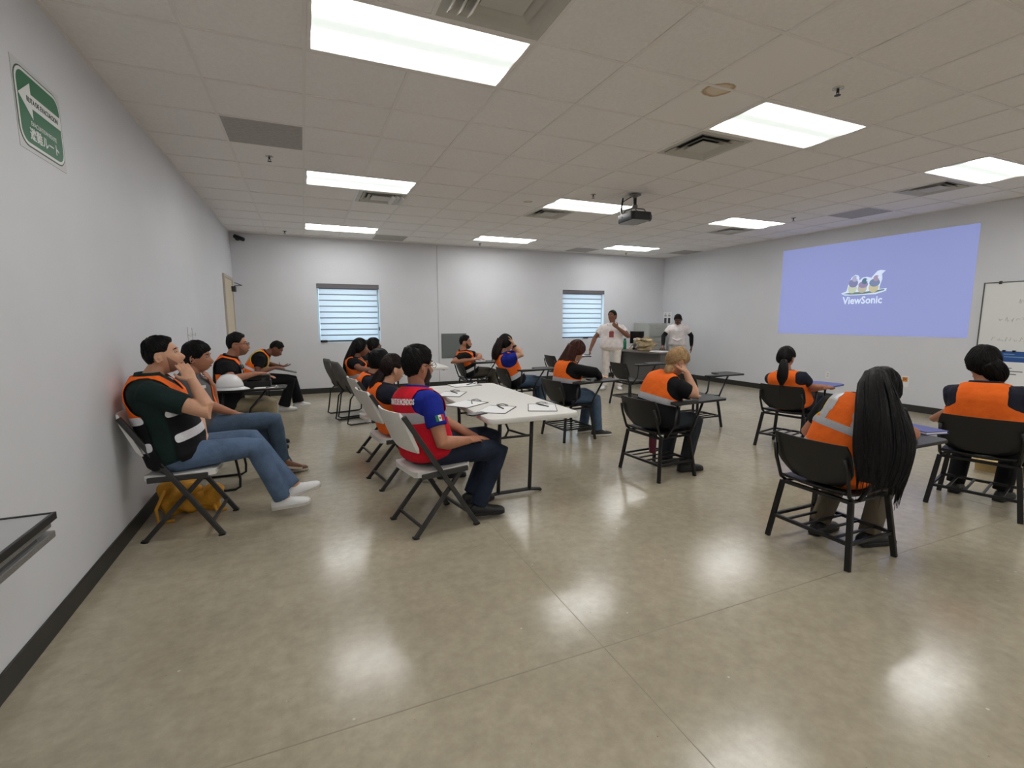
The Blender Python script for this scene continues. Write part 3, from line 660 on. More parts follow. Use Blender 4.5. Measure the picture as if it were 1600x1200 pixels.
# narrow grey shelf table on the left, close to the camera
nt_ = empty('side_table', (-.985, 1.5, 0), 0, 'narrow grey side table with black edge and silver rails against the left wall', 'table')
MB().bb(A3(-.13, -.62, .744), A3(.125, .65, .75)).build('tabletop', mat('laminate_grey', (176, 176, 178), .3), nt_)
ed = MB()
for a, c in (((.125, -.63, .728), (.137, .662, .754)), ((-.13, .65, .728), (.125, .662, .754)), ((-.13, -.63, .728), (.125, -.62, .754))): ed.bb(A3(*a), A3(*c))
ed.build('edge_band', M_BLACK, nt_, bevel=.002)
MB().bb(A3(-.13, -.62, .728), A3(.125, .65, .744)).build('core_board', M_BLACK, nt_)
MB().bb(A3(-.12, -.6, .704), A3(.125, .645, .728)).build('upper_rail', M_SILV, nt_, bevel=.003)
MB().bb(A3(.09, -.6, .666), A3(.132, .65, .69)).build('lower_rail', M_SILV, nt_, bevel=.003)
MB().bb(A3(.095, -.6, .69), A3(.12, .55, .704)).build('spacer', M_DGREY, nt_)
for x in (-.1, .1):
    for y in (-.5, .0): MB().bb(A3(x-.015, y-.015, 0), A3(x+.015, y+.015, .704)).build('leg', M_SILV, nt_)

# ------------------------------------------------------------------ desk corner
dk = empty('teacher_desk', (6.85, 8.5, 0), 0, 'grey desk with a bowed front edge in the far right corner', 'desk')
out = [(.42, -.72), (.42, .72), (-.25, .72), (-.36, .5), (-.42, .25), (-.44, 0), (-.42, -.25), (-.36, -.5), (-.25, -.72)]
MB().prism(out, .735, .765).build('desktop', mat('desk_grey', (108, 102, 96), .4, var=.04), dk, bevel=.006)
M_DESK = mat('desk_panel_grey', (92, 90, 87), .5)
MB().bb(A3(-.13, -.68, .05), A3(-.11, .68, .735)).build('modesty_panel', M_DESK, dk)
for y in (-.69, .66): MB().bb(A3(-.2, y, 0), A3(.38, y+.03, .735)).build('side_panel', M_DESK, dk, bevel=.003)
for q in range(3): MB().bb(A3(.36, -.64, .12+.2*q), A3(.385, -.26, .31+.2*q)).build('drawer', M_DESK, dk, bevel=.003)
cb = empty('cable_bundle', (6.62, 9.3, 0), 0, 'black cables hanging at the end of the grey desk', 'cable')
m = MB()
for k in range(4): m.tube([(.03*k, .02*k, .8), (.03*k-.03, .0, .62), (.03*k+.03, .02, .4), (.03*k-.02, .03, .2), (.03*k, 0, .01)], .009, 6)
m.build('cables', M_BLACK, cb, smooth=True)
def on_desk(name, u, v, label, cat, x=None):
    p = AZ(u, v, .765); return empty(name, (p[0], p[1], .765), 0, label, cat)
bt = empty('water_bottle', (6.68, 9.05, .765), 0, 'translucent green water bottle on the grey desk', 'bottle')
M_GBOT = mat('bottle_green', (18, 130, 84), .25)
MB().lathe([(.001, 0), (.034, 0), (.036, .02), (.036, .09), (.03, .105), (.036, .12), (.036, .18), (.025, .2), (.001, .2)], n=18).build('body', M_GBOT, bt, smooth=True)
MB().lathe([(.001, .2), (.026, .2), (.026, .24), (.001, .242)], n=16).build('cap', mat('cap_green', (10, 80, 60), .4), bt, auto=40)
mo = empty('monitor', (7.02, 9.06, .765), math.radians(215), 'black flat monitor standing on the grey desk', 'monitor')
MB().bb(A3(-.015, -.16, .12), A3(.02, .16, .40)).build('screen', M_BPLAS, mo, bevel=.006)
MB().bb(A3(.02, -.145, .135), A3(.022, .145, .385)).build('display', mat('screen_off', (12, 12, 15), .15), mo)
MB().bb(A3(-.03, -.02, 0), A3(-.01, .02, .2)).build('stand', M_BPLAS, mo)
MB().cyl((0, 0, .006), .1, .012, 20).build('foot', M_BPLAS, mo)
px_ = empty('desk_printer', (6.9, 8.84, .765), math.radians(-40), 'grey and white box-shaped printer on the grey desk', 'printer')
MB().bb(A3(-.12, -.13, .0), A3(.12, .13, .045)).build('base', M_BPLAS, px_, bevel=.008)
MB().bb(A3(-.11, -.12, .045), A3(.11, .12, .21)).build('body', mat('printer_grey', (112, 112, 122), .5), px_, bevel=.01)
MB().bb(A3(-.115, -.125, .21), A3(.115, .125, .245)).build('lid', M_WPLAS, px_, bevel=.008)
MB().bb(A3(-.2, -.1, .05), A3(-.12, .1, .06)).build('paper_tray', M_WPLAS, px_)
# gold handbag
bg = empty('gold_handbag', (6.72, 8.38, .765), 0, 'crumpled shiny gold handbag lying on the grey desk', 'bag')
M_GOLD = mat('gold_leather', (178, 158, 122), .32, metal=.45, var=.2, scale=18, bump=.9, bscale=16)
def crumple(c, d, amp, seed, n=26, flat=True):
    r_ = np.random.default_rng(seed); V = []; Fc = []; nr = n//2; ph = r_.uniform(0, 6.28, (6, 3)); fr_ = r_.normal(0, 4.5, (6, 3))
    for i in range(nr+1):
        th = math.pi*i/nr
        for j in range(n):
            a = 2*math.pi*j/n; q = A3(math.sin(th)*math.cos(a), math.sin(th)*math.sin(a), math.cos(th))
            q = np.sign(q)*np.abs(q)**.75
            k = 1+amp*sum(math.sin(np.dot(fr_[w], q)+ph[w, 0]) for w in range(6))/3
            p = q*k*np.asarray(d)/2
            if flat: p[2] = max(p[2], -d[2]/2*.98)
            V.append(p+np.asarray(c))
    for i in range(nr):
        for j in range(n): Fc.append((i*n+j, i*n+(j+1) % n, (i+1)*n+(j+1) % n, (i+1)*n+j))
    return V, Fc
V, Fc = crumple((0, 0, .125), (.3, .46, .25), .3, 3, 44); MB().add(V, Fc).build('bag_body', M_GOLD, bg, smooth=True)
V, Fc = crumple((-.02, .05, .21), (.26, .36, .1), .45, 9, 40); MB().add(V, Fc).build('bag_flap', M_GOLD, bg, smooth=True)
MB().tube([(-.1, .2, .2), (-.16, .26, .1), (-.2, .3, .02), (-.22, .25, .012), (-.17, .2, .012)], .012, 8).build('strap', M_GOLD, bg, smooth=True)
MB().tube([(0, -.1, .23), (0, -.05, .3), (0, .05, .3), (0, .1, .24)], .01, 8).build('handle', M_GOLD, bg, smooth=True)
pp = empty('paper_stack', (6.75, 7.95, .765), math.radians(8), 'loose white papers on the corner of the grey desk', 'papers')
MB().bb(A3(-.15, -.14, 0), A3(.15, .14, .012)).build('sheets', M_PAPER, pp); MB().bb(A3(-.1, .08, .012), A3(.12, .2, .016), ).build('top_sheet', M_PAPER, pp)
fc = empty('filing_cabinet', (8.0, 9.8, 0), 0, 'tall light grey filing cabinet standing in the far right corner', 'cabinet')
M_CAB = mat('cabinet_grey', (172, 174, 168), .5)
MB().bb(A3(-.28, -.28, 0), A3(.28, .3, 1.34)).build('body', M_CAB, fc, bevel=.006)
for q in range(4):
    d_ = MB().bb(A3(-.265, -.298, .05+.32*q), A3(.265, -.28, .35+.32*q)).build('drawer', M_CAB, fc, bevel=.004)
    MB().tube([(-.06, -.298, .25+.32*q), (-.06, -.32, .25+.32*q), (.06, -.32, .25+.32*q), (.06, -.298, .25+.32*q)], .006, 6).build('handle', M_CHROME, d_)
bx_ = empty('cardboard_box', (6.15, 2.2, 0), math.radians(8), 'low open yellow-brown cardboard box on the floor below the whiteboard', 'box')
M_CARD = mat('cardboard', (190, 165, 112), .8, var=.1, scale=20)
MB().bb(A3(-.28, -.2, 0), A3(.28, .2, .008)).build('bottom', M_CARD, bx_)
for nm, a, c in (('side', (-.28, -.2, .008), (-.27, .2, .14)), ('side', (.27, -.2, .008), (.28, .2, .14)), ('side', (-.27, -.2, .008), (.27, -.19, .14)), ('side', (-.27, .19, .008), (.27, .2, .14))): MB().bb(A3(*a), A3(*c)).build(nm, M_CARD, bx_)
MB().add([(-.28, -.2, .14), (-.28, .2, .14), (-.38, .2, .11), (-.38, -.2, .11), (-.28, -.2, .144), (-.28, .2, .144), (-.38, .2, .114), (-.38, -.2, .114)], [(0, 1, 2, 3), (4, 7, 6, 5), (0, 4, 5, 1), (1, 5, 6, 2), (2, 6, 7, 3), (3, 7, 4, 0)]).build('flap', M_CARD, bx_)
yb = empty('yellow_bag', (-.87, 4.2, 0), 0, 'crumpled yellow cloth bag on the floor under the wall-side folding chair', 'bag')
M_YEL = mat('yellow_cloth', (206, 146, 40), .7, var=.15, scale=12, bump=.8, bscale=18)
V, Fc = crumple((-.05, 0, .115), (.24, .28, .23), .26, 21, 36); MB().add(V, Fc).build('bag_body', M_YEL, yb, smooth=True)
V, Fc = crumple((.14, -.02, .09), (.18, .18, .18), .3, 5, 32); MB().add(V, Fc).build('bag_fold', M_YEL, yb, smooth=True)
MB().tube([(-.12, -.1, .2), (-.16, -.2, .1), (-.14, -.24, .012), (-.05, -.22, .012)], .012, 6).build('strap', M_YEL, yb, smooth=True)
MB().tube([(.16, -.06, .08), (.2, -.14, .015), (.26, -.12, .012)], .012, 6).build('strap', M_YEL, yb, smooth=True)

# ------------------------------------------------------------------ small things on tables and tablets
def clipboard(p, rz, label, w=.225, l=.315, board=mat('clipboard_brown', (70, 58, 50), .5), pen=True, paper=True):
    r = empty('clipboard', p, rz, label, 'clipboard', 'clipboards')
    MB().prism(rrect(l, w, .012, 3), 0, .004).build('board', board, r)
    MB().bb(A3(-l/2+.008, -w/2+.006, .004), A3(l/2-.03, w/2-.006, .006)).build('paper' if paper else 'folder', M_PAPER if paper else board, r)
    MB().bb(A3(l/2-.045, -.045, .004), A3(l/2-.012, .045, .014)).tube([(l/2-.03, -.05, .014), (l/2-.02, 0, .024), (l/2-.03, .05, .014)], .004, 6).build('clip', M_CHROME, r, bevel=.002)
    if pen: MB().tube([(.0, -.05, .011), (.1, .03, .011)], .0045, 8).tube([(.1, .03, .011), (.112, .04, .011)], .002, 6).build('pen', M_BLACK, r)
    return r
for u, v, a, lb in ((726, 602, 8, 'clipboard with paper lying crossways near the far end of the white table'), (706, 616, 60, 'clipboard with paper and pen near the red-vested man on the white table'),
                    (730, 631.5, 35, 'clipboard with a pen lying across its paper between two other clipboards'), (777, 640, 50, 'clipboard with metal clip and pen next to the black phone'), (847, 637, 65, 'clipboard with a pen at the near corner of the white table')):
    p = AZ(u, v, .74); clipboard((p[0], p[1], .74), math.radians(a), lb)
p = AZ(745, 647.5, .74); ph_ = empty('phone', (p[0], p[1], .74), math.radians(20), 'black smartphone lying on the near edge of the white table', 'phone')
MB().prism(rrect(.155, .075, .01, 4), 0, .008).build('body', M_BPLAS, ph_, bevel=.002); MB().prism(rrect(.148, .069, .008, 4), .008, .0085).build('display', mat('screen_off', (12, 12, 15)), ph_)
nbp = AZ(1437, 673, .712); nb = empty('notebook', (nbp[0], nbp[1], .712), math.radians(-12), 'closed blue notebook lying on the tablet arm next to the long black hair', 'notebook')
M_BLUEN = mat('notebook_blue', (58, 66, 140), .4)
MB().bb(A3(-.085, -.11, 0), A3(.085, .11, .004)).build('back_cover', M_BLUEN, nb); MB().bb(A3(-.08, -.105, .004), A3(.08, .105, .016)).build('pages', M_PAPER, nb); MB().bb(A3(-.085, -.11, .016), A3(.085, .11, .02)).build('front_cover', M_BLUEN, nb)
wp = empty('paper_sheet', (5.22, 8.38, .712), .2, 'white paper sheet on the tablet arm that the standing woman touches', 'paper')
MB().bb(A3(-.14, -.1, 0), A3(.14, .1, .003)).build('sheet', M_PAPER, wp); MB().bb(A3(-.02, -.04, .003), A3(.09, .0, .02)).build('eraser', M_BLACK, wp)
# hard hat, tool case and clipboard on the wall-side tablet
hh = empty('hard_hat', (-.74, 5.72, .712), 0, 'white hard hat resting on the tablet arm by the left wall', 'helmet')
m = MB(); R = []; n = 28
for q in range(11):
    t = q/10; rr_ = math.cos(t*math.pi/2*.98); zz = .03+.135*math.sin(t*math.pi/2)
    R.append(np.array([((.135 if math.cos(a) > 0 else .125)*rr_*math.cos(a), .105*rr_*math.sin(a), zz) for a in (2*math.pi*k/n for k in range(n))], float))
m.rings(R); m.build('shell', mat('helmet_white', (238, 238, 238), .25), hh, smooth=True)
R = []
for e, z in ((.0, .032), (1, .012), (1, .008), (0, .026)):
    R.append(np.array([(((.135 if math.cos(a) > 0 else .125)+e*(.012+.045*max(0, math.cos(a))**2))*math.cos(a), (.105+e*.014)*math.sin(a), z-.004*e*max(0, math.cos(a))) for a in (2*math.pi*k/n for k in range(n))], float))
R.append(R[0]); MB().rings(R, caps=False).build('brim', mat('helmet_white', (238, 238, 238)), hh, smooth=True)
MB().tube([(-.11, 0, .1), (-.06, 0, .155), (0, 0, .168), (.07, 0, .15), (.115, 0, .1)], [(.012, .004)]*5, 8).build('ridge', mat('helmet_white', (238, 238, 238)), hh, smooth=True)
tcs = empty('tool_case', (-.52, 5.92, .712), 0, 'black hard tool case standing on the tablet arm beside the white hard hat', 'case')
MB().bb(A3(-.16, -.07, 0), A3(.16, .07, .075)).build('body', M_BPLAS, tcs, bevel=.01); MB().bb(A3(-.155, -.068, .078), A3(.155, .068, .125)).build('lid', M_BPLAS, tcs, bevel=.01)
for x in (-.09, .09): MB().bb(A3(x-.02, -.078, .055), A3(x+.02, -.07, .1)).build('latch', M_DGREY, tcs)
MB().tube([(-.06, -.07, .09), (-.06, -.1, .09), (.06, -.1, .09), (.06, -.07, .09)], .007, 6).build('handle', M_BPLAS, tcs)
clipboard((-.40, 5.74, .712), math.radians(2), 'brown clipboard beside the white hard hat on the tablet arm', w=.12, l=.24, board=mat('clipboard_tan', (150, 128, 118), .5))
tb_ = empty('tumbler', (3.03, 3.62, .157), 0, 'dark pink tumbler with a black lid on the shelf of the blonde woman\'s chair', 'tumbler')
MB().lathe([(.001, 0), (.03, 0), (.036, .08), (.038, .16), (.001, .162)], n=18).build('body', mat('tumbler_pink', (112, 40, 62), .3), tb_, auto=40)
MB().lathe([(.001, .162), (.04, .162), (.04, .195), (.03, .205), (.001, .206)], n=18).build('lid', M_BPLAS, tb_, auto=40)

# ------------------------------------------------------------------ people
SKIN = {'light': mat('skin_light', (206, 156, 126), .55, var=.06, scale=25), 'tan': mat('skin_tan', (178, 122, 94), .55, var=.06, scale=25), 'brown': mat('skin_brown', (128, 82, 62), .55, var=.06, scale=25), 'dark': mat('skin_dark', (92, 58, 46), .55, var=.06, scale=25)}
def hairm(name, rgb): return mat(name, rgb, .5, var=.3, scale=40, bump=.25, bscale=60, spec=.22)
H_BLACK = hairm('hair_black', (13, 11, 11)); H_DBROWN = hairm('hair_dark_brown', (30, 18, 16)); H_AUBURN = hairm('hair_auburn', (66, 30, 21)); H_BLOND = hairm('hair_blond', (166, 134, 96))
M_BEARD = mat('beard_hair', (44, 32, 27), .8, var=.3, scale=150); M_STUB = mat('beard_stubble', (146, 106, 86), .8, var=.2, scale=200)
M_EYEW = mat('eye_white', (165, 155, 150), .3); M_IRIS = mat('eye_iris', (30, 20, 15), .2); M_LIP = mat('lip', (150, 84, 76), .5)
def bez(P, t):
    P = [np.asarray(p, float) for p in P]
    while len(P) > 1: P = [a*(1-t)+b*t for a, b in zip(P[:-1], P[1:])]
    return P[0]
TMP = bpy.data.scenes.new('workbench')      # scratch scene for shaping meshes, removed at the end
def remesh(mb, vox, it, name, m, parent):
    me = mb.mesh('tmp', m); o = bpy.data.objects.new('tmp', me); TMP.collection.objects.link(o)
    r = o.modifiers.new('r', 'REMESH'); r.mode = 'VOXEL'; r.voxel_size = vox; r.use_smooth_shade = True
    if it: q = o.modifiers.new('s', 'SMOOTH'); q.factor = .5; q.iterations = it
    vl = TMP.view_layers[0]; vl.update(); out = bpy.data.meshes.new_from_object(o.evaluated_get(vl.depsgraph))
    bpy.data.objects.remove(o); bpy.data.meshes.remove(me)
    out.name = name; out.materials.clear(); out.materials.append(m); out.polygons.foreach_set('use_smooth', [True]*len(out.polygons))
    return link(name, out, parent)
# head surface: unit direction -> point in head frame (x forward, y left, z up); centre is mid-head
def gau(d2, s): return np.exp(-d2/(2*s*s))
def head_surf(D, detail=True, fem=0.):
    x, y, z = D[:, 0], D[:, 1], D[:, 2]
    P = D*np.array([.098, .076, .118])
    lo_ = np.clip(-z, 0, 1)
    P[:, 1] *= 1-(.30+.08*fem)*lo_**1.3
    back = np.clip(-x, 0, 1)*lo_
    P[:, 0] += .045*back**1.0*(lo_ > 0)
    fr_ = np.clip(x, 0, 1)
    P[:, 0] += .022*fr_*lo_                       # jaw forward
    P[:, 0] -= .010*np.clip(fr_-.75, 0, 1)*4*(.25)  # flatter face
    top = np.clip(z, 0, 1); P[:, 0] -= .012*top**2  # crown back
    if detail:
        f = (x > 0)
        Y, Z = P[:, 1], P[:, 2]
        P[:, 0] += f*(.020*gau((Y/1.0)**2+((Z+.022)*.62)**2, .0115)*(Z > -.05)+.009*gau(Y**2+(Z+.034)**2, .012))
        for s in (-1, 1): P[:, 0] -= f*.011*gau((Y-s*.032)**2+((Z-.012)*1.3)**2, .014)
        P[:, 0] += f*.006*gau((Y*.35)**2+((Z-.036))**2, .011)
        P[:, 0] += f*.009*gau((Y*.6)**2+(Z+.064)**2, .009)
        P[:, 0] += f*.012*gau(Y**2+(Z+.102)**2, .018)
    return P
def sph_dirs(nu, nv):
    D = [(0, 0, 1)]
    for i in range(1, nv):
        th = math.pi*i/nv
        for j in range(nu): a = 2*math.pi*j/nu; D.append((math.sin(th)*math.cos(a), math.sin(th)*math.sin(a), math.cos(th)))
    D.append((0, 0, -1)); Fc = []
    for j in range(nu): Fc.append((0, 1+j, 1+(j+1) % nu))
    for i in range(nv-2):
        for j in range(nu): a = 1+i*nu+j; b2 = 1+i*nu+(j+1) % nu; Fc.append((a, a+nu, b2+nu, b2))
    n = len(D)-1
    for j in range(nu): Fc.append((n, 1+(nv-2)*nu+(j+1) % nu, 1+(nv-2)*nu+j))
    return np.array(D, float), Fc
DIR, DIRF = sph_dirs(56, 40)
def noise3(P, seed, f=1.):
    r_ = np.random.default_rng(seed); out = np.zeros(len(P))
    for k in range(7): out += np.sin(P @ (r_.normal(0, f, 3))+r_.uniform(0, 6.28))
    return out/7
def hairline(D, kind):
    az = np.abs(np.arctan2(D[:, 1], D[:, 0]))      # 0 front .. pi back
    k = {'short': ([0, .5, .9, 1.25, 1.5, 1.75, 2.1, 3.15], [.64, .60, .50, .06, .16, .12, -.45, -.66]),
         'fade': ([0, .5, .85, 1.2, 1.5, 1.8, 2.1, 3.15], [.62, .6, .46, .12, .16, .12, -.36, -.50]),
         'full': ([0, .5, .9, 1.2, 1.5, 1.8, 3.15], [.62, .52, .2, -.25, -.45, -.62, -.72]),
         'tied': ([0, .5, .9, 1.25, 1.5, 1.8, 2.1, 3.15], [.62, .54, .36, .0, .08, .06, -.45, -.74]),
         'fringe': ([0, .5, .9, 1.2, 1.5, 1.8, 3.15], [.42, .38, .25, -.1, -.1, -.45, -.65])}[kind]
    return np.interp(az, *k)
def frame_from(yaw, pitch, roll):
    f = A3(math.cos(yaw)*math.cos(pitch), math.sin(yaw)*math.cos(pitch), math.sin(pitch))
    l = A3(-math.sin(yaw), math.cos(yaw), 0); u = np.cross(f, l)
    c, s = math.cos(roll), math.sin(roll); l, u = c*l+s*u, -s*l+c*u
    return np.stack([f, l, u], 1)            # columns: forward, left, up
TSEC = [(-.16, .10, .075, 0), (-.08, .165, .108, 0), (0, .182, .125, 0), (.15, .170, .120, .004), (.3, .156, .112, .008), (.45, .158, .112, .01), (.6, .170, .117, .012), (.72, .180, .118, .008), (.82, .184, .105, 0), (.9, .160, .082, -.006), (.96, .112, .068, -.008), (1.0, .078, .062, -.006)]
class Person:
    def __init__(s, label, **k): s.__dict__.update(k); s.label = label; s.go()
    def g(s, n, d=None): return getattr(s, n, d)
    def spine(s, t):
        c = s.sp
        if t < 0: return c[0]+unit(c[1]-c[0])*t*s.slen
        return bez(c, min(t, 1.0)) if t <= 1 else c[-1]+unit(c[-1]-c[-2])*(t-1)*s.slen
    def tan(s, t): return unit(s.spine(t+.02)-s.spine(t-.02))
    def sec(s, t, infl=0.):
        key = (round(t, 5), infl)
        if key not in s.cache: s.cache[key] = s.sec_(t, infl)
        return s.cache[key]
    def sec_(s, t, infl):
        T_ = np.array(TSEC); a, b, fo = (np.interp(t, T_[:, 0], T_[:, q]) for q in (1, 2, 3))
        bulk = s.g('bulk', 0.); w = math.exp(-((t-.25)/.28)**2)
        a *= s.wid*(1+bulk*w*.8); b *= s.dep*(1+bulk*w*1.2); fo += bulk*w*.06
        c = s.spine(t); tg = s.tan(t); L = unit(s.lat-tg*np.dot(s.lat, tg)); Fd = np.cross(L, tg)
        return c+Fd*fo, L, Fd, a+infl, b+infl
    def tring(s, t, infl=0., n=28):
        c, L, Fd, a, b = s.sec(t, infl); R = []
        for k in range(n):
            th = 2*math.pi*k/n; cx, sx = math.cos(th), math.sin(th); e = .82
            R.append(c+Fd*b*np.sign(cx)*abs(cx)**e+L*a*np.sign(sx)*abs(sx)**e)
        return np.array(R)
    def torso(s, mb, t0, t1, infl, n=26, m=22):
        mb.rings([s.tring(t0+(t1-t0)*i/m, infl, n) for i in range(m+1)])
    def go(s):
        s.cache = {}; s.o = A3(s.base[0], s.base[1], 0); r = empty('person', s.o, 0, s.label, 'person'); s.root = r
        if s.g('group'): r['group'] = s.group
        k = s.g('size', 1.); s.wid = k*s.g('w', 1.); s.dep = k*s.g('d', 1.)
        J = lambda p: np.asarray(p, float)-s.o
        pel, nk, hd = J(s.pel), J(s.neck), J(s.head); dn = nk-hd; nk = hd+unit(dn)*min(np.linalg.norm(dn), .146*s.g('hs', 1.)*k)
        ty = s.g('tyaw', 0.); s.lat = A3(-math.sin(ty), math.cos(ty), 0); fw = A3(math.cos(ty), math.sin(ty), 0)
        if s.g('troll'): s.lat = unit(s.lat+A3(0, 0, s.troll))
        sl = s.g('slouch', .04); mid = (pel+nk)/2
        s.sp = [pel, pel+(mid-pel)*.75-fw*sl+A3(0, 0, .02), nk-(nk-mid)*.55-fw*sl, nk]; s.slen = np.linalg.norm(nk-pel)
        hs = s.g('hs', 1.)*k
        HR = frame_from(ty+math.radians(s.g('hyaw', 0)), math.radians(s.g('hpitch', 0)), math.radians(s.g('hroll', 0)))
        s.hd, s.HR, s.hs = hd, HR, hs
        H = lambda p: hd+(np.asarray(p, float)*hs) @ HR.T
        skin = SKIN[s.g('skin', 'tan')]; near = s.g('near', 0); vx = .0055 if near else .0075; cvx = .009 if near else .011
        sh = {}
        c, L, Fd, a, b_ = s.sec(.86)
        for q, sd in (('L', 1), ('R', -1)): sh[q] = c+L*sd*(a*.90)-s.tan(.86)*.028
        s.sh = sh
        # ---- skin: torso core, neck, head, arms, hands, legs
        B = MB(); s.torso(B, -.1, .99, -.012)
        nt_top = H((-.022, 0, -.055))
        B.tube([s.spine(.93), bez([s.spine(.96), (s.spine(1.)+nt_top)/2, nt_top], .5), nt_top], [.064*k, .056*k, .054*k], 16)
        fem = s.g('fem', 0.)
        B.add(H(head_surf(DIR, True, fem)), DIRF)
        for sd in (-1, 1):      # ears
            E = []; cE = A3(-.012, sd*.074, -.008)
            for q in range(11):
                aa = math.radians(-150+300*q/10); E.append(H(cE+A3(-.004+.017*math.cos(math.pi-aa)*.9, sd*(.008+.006*math.cos(aa)), .029*math.sin(aa)*1.05)))
            B.tube(E, .0048*k, 6); B.tube([H(cE+A3(0, 0, -.02)), H(cE+A3(0, sd*.004, 0)), H(cE+A3(0, 0, .02))], [.006, .012, .006], 6)
        arms = {}
        for q, sd in (('L', 1), ('R', -1)):
            el, wr, hdir, hn, curl = s.arms[q]; el, wr = J(el), J(wr); S0 = sh[q]; arms[q] = (S0, el, wr)
            ak = k*s.g('ak', 1.)
            P = [S0-unit(s.lat)*sd*.03, S0, S0*.65+el*.35, S0*.25+el*.75, el, el*.8+wr*.2, el*.5+wr*.5, wr*.9+el*.1, wr+unit(hdir)*.012]
            B.tube(P, [.05*ak, .057*ak, .052*ak, .044*ak, .041*ak, .043*ak, .037*ak, .0275*ak, .026*ak], 14)
            s.hand(B, wr, unit(hdir), hn, sd, curl, k)
        legs = {}
        for q, sd in (('L', 1), ('R', -1)):
            kn, an_, toe = s.legs[q]; kn, an_ = J(kn), J(an_); hp = pel+s.lat*sd*.092*s.wid+A3(0, 0, -.005); legs[q] = (hp, kn, an_, unit(toe))
            B.tube([hp, hp*.6+kn*.4, hp*.15+kn*.85, kn, kn*.8+an_*.2, kn*.6+an_*.4, kn*.15+an_*.85, an_], [.082*k, .074*k, .056*k, .054*k, .05*k, .05*k, .036*k, .034*k], 14)
            if s.g('barefoot_core', True): B.tube([an_, an_+unit(toe)*.05+A3(0, 0, -.03)], [.034*k, .026*k], 10)
        body = remesh(B, vx, 2, 'body', skin, r)
        # ---- face details
        for sd in (-1, 1):
            e = MB(); cE = A3(.0775, sd*.031, .013); D2, F2 = sph_dirs(14, 10)
            e.add(H(cE+D2*.0100), F2); ey = e.build('eye', M_EYEW, r, smooth=True)
            e = MB(); e.add(H(cE+A3(.0062, 0, 0)+D2*.0056), F2); e.build('iris', M_IRIS, ey, smooth=True)
            MB().tube([H((.090-.003*abs(t)-.016*max(0, t)**2, sd*(.032+.017*t), .034+.004*(1-t*t)-.002*t)) for t in (-1, -.5, 0, .5, 1)], [.002, .0035, .0038, .003, .0015], 6).build('eyebrow', s.hair[1] if s.g('hair') else H_BLACK, r, smooth=True)
        MB().tube([H((.1045-.012*t*t, .022*t, -.0605-.002*(1-t*t))) for t in (-1, -.5, 0, .5, 1)], [.001, .004, .005, .004, .001], 8).build('lips', M_LIP, r, smooth=True)
        # ---- hair
        if s.g('hair'):
            kind, hm, th = s.hair[:3]; sd_ = sum(map(ord, s.label)) % 1000
            def hoff(D):
                m_ = np.clip((D[:, 2]-hairline(D, kind))/.16, 0, 1); m_ = m_*m_*(3-2*m_)
                topw = (.25+.95*np.clip(D[:, 2]*1.3, 0, 1)) if kind in ('short', 'fade', 'fringe') else (.8+.35*np.clip(D[:, 2], 0, 1))
                return -.012+m_*(.012+th*topw*(1+.22*noise3(D, sd_, 6))), m_
            def hpt(D, up=0.):
                off, m_ = hoff(D); return head_surf(D, False, fem)+(off+up)[:, None]*unit_rows(D/np.array([.098, .076, .118])), m_
            hair = MB().add(H(hpt(DIR)[0]), DIRF).build('hair', hm, r, smooth=True); s.hair_o = hair
            N_ = (520 if near else 220); rr_ = np.random.default_rng(sd_); Dd = unit_rows(rr_.normal(0, 1, (N_*3, 3))); Dd = Dd[hoff(Dd)[1] > .75][:N_]
            crown = A3(-.45, .08, .9); stp = (.075 if kind in ('short', 'fade', 'fringe') else .15); ST = []; D = Dd
            up_ = rr_.uniform(.0, .006 if stp < .1 else .003, len(D))
            for q in range(6):
                ST.append(hpt(D, up_*(q/5)+.0005)[0]); fl = D-crown; fl = fl-D*np.sum(fl*D, 1, keepdims=True); fl = unit_rows(fl)+A3(.25 if kind in ('short', 'fringe') else 0, 0, -.35)+rr_.normal(0, .12, D.shape); fl = fl-D*np.sum(fl*D, 1, keepdims=True)
                Dn = unit_rows(D+unit_rows(fl)*stp); ok = hoff(Dn)[1] > .35; D = np.where(ok[:, None], Dn, D+unit_rows(fl)*.004)
            ST = np.array(ST); mb = MB()
            for q in range(len(Dd)): mb.tube([H(x) for x in ST[:, q]], [.0008, .0021, .0025, .0023, .0017, .0006], 4)
            so_ = mb.build('hair_strands', hm, hair, smooth=True); so_['kind'] = 'stuff'
        if s.g('beard'):
            az = np.abs(np.arctan2(DIR[:, 1], DIR[:, 0])); z = DIR[:, 2]
            top_ = np.interp(az, [0, .16, .3, .7, 1.15, 1.35], [-.40, -.42, -.52, -.42, -.05, .1])
            m_ = np.clip((top_-z)/.1, 0, 1)*np.clip((1.42-az)/.15, 0, 1)*np.clip((z+.99)/.1, 0, 1)
            P = head_surf(DIR, True, fem)+(-.01+m_*(.0105+s.beard[1]))[:, None]*unit_rows(DIR)
            MB().add(H(P), DIRF).build('beard', s.beard[0], r, smooth=True)
        if s.g('glasses'):
            for sd in (-1, 1):
                R = [H((.1045-.012*(abs(math.cos(a)*.5+.5) if 0 else 0), sd*.034+.0225*math.cos(a), .010+.017*math.sin(a))) for a in (2*math.pi*q/16 for q in range(17))]
                MB().tube(R, .002, 6).tube([H((.1045, sd*.056, .016)), H((.06, sd*.078, .014)), H((-.005, sd*.083, .008))], .0018, 6).build('spectacles', M_GLASSB, r, smooth=True)
            MB().tube([H((.1055, -.012, .012)), H((.108, 0, .015)), H((.1055, .012, .012))], .0018, 6).build('spectacle_bridge', M_GLASSB, r)
        for pts, hm in s.g('locks', []): s.lock(pts, hm, J)
        # ---- shirt
        shm = s.shirt; mb = MB(); s.torso(mb, -.04, .985, .017)
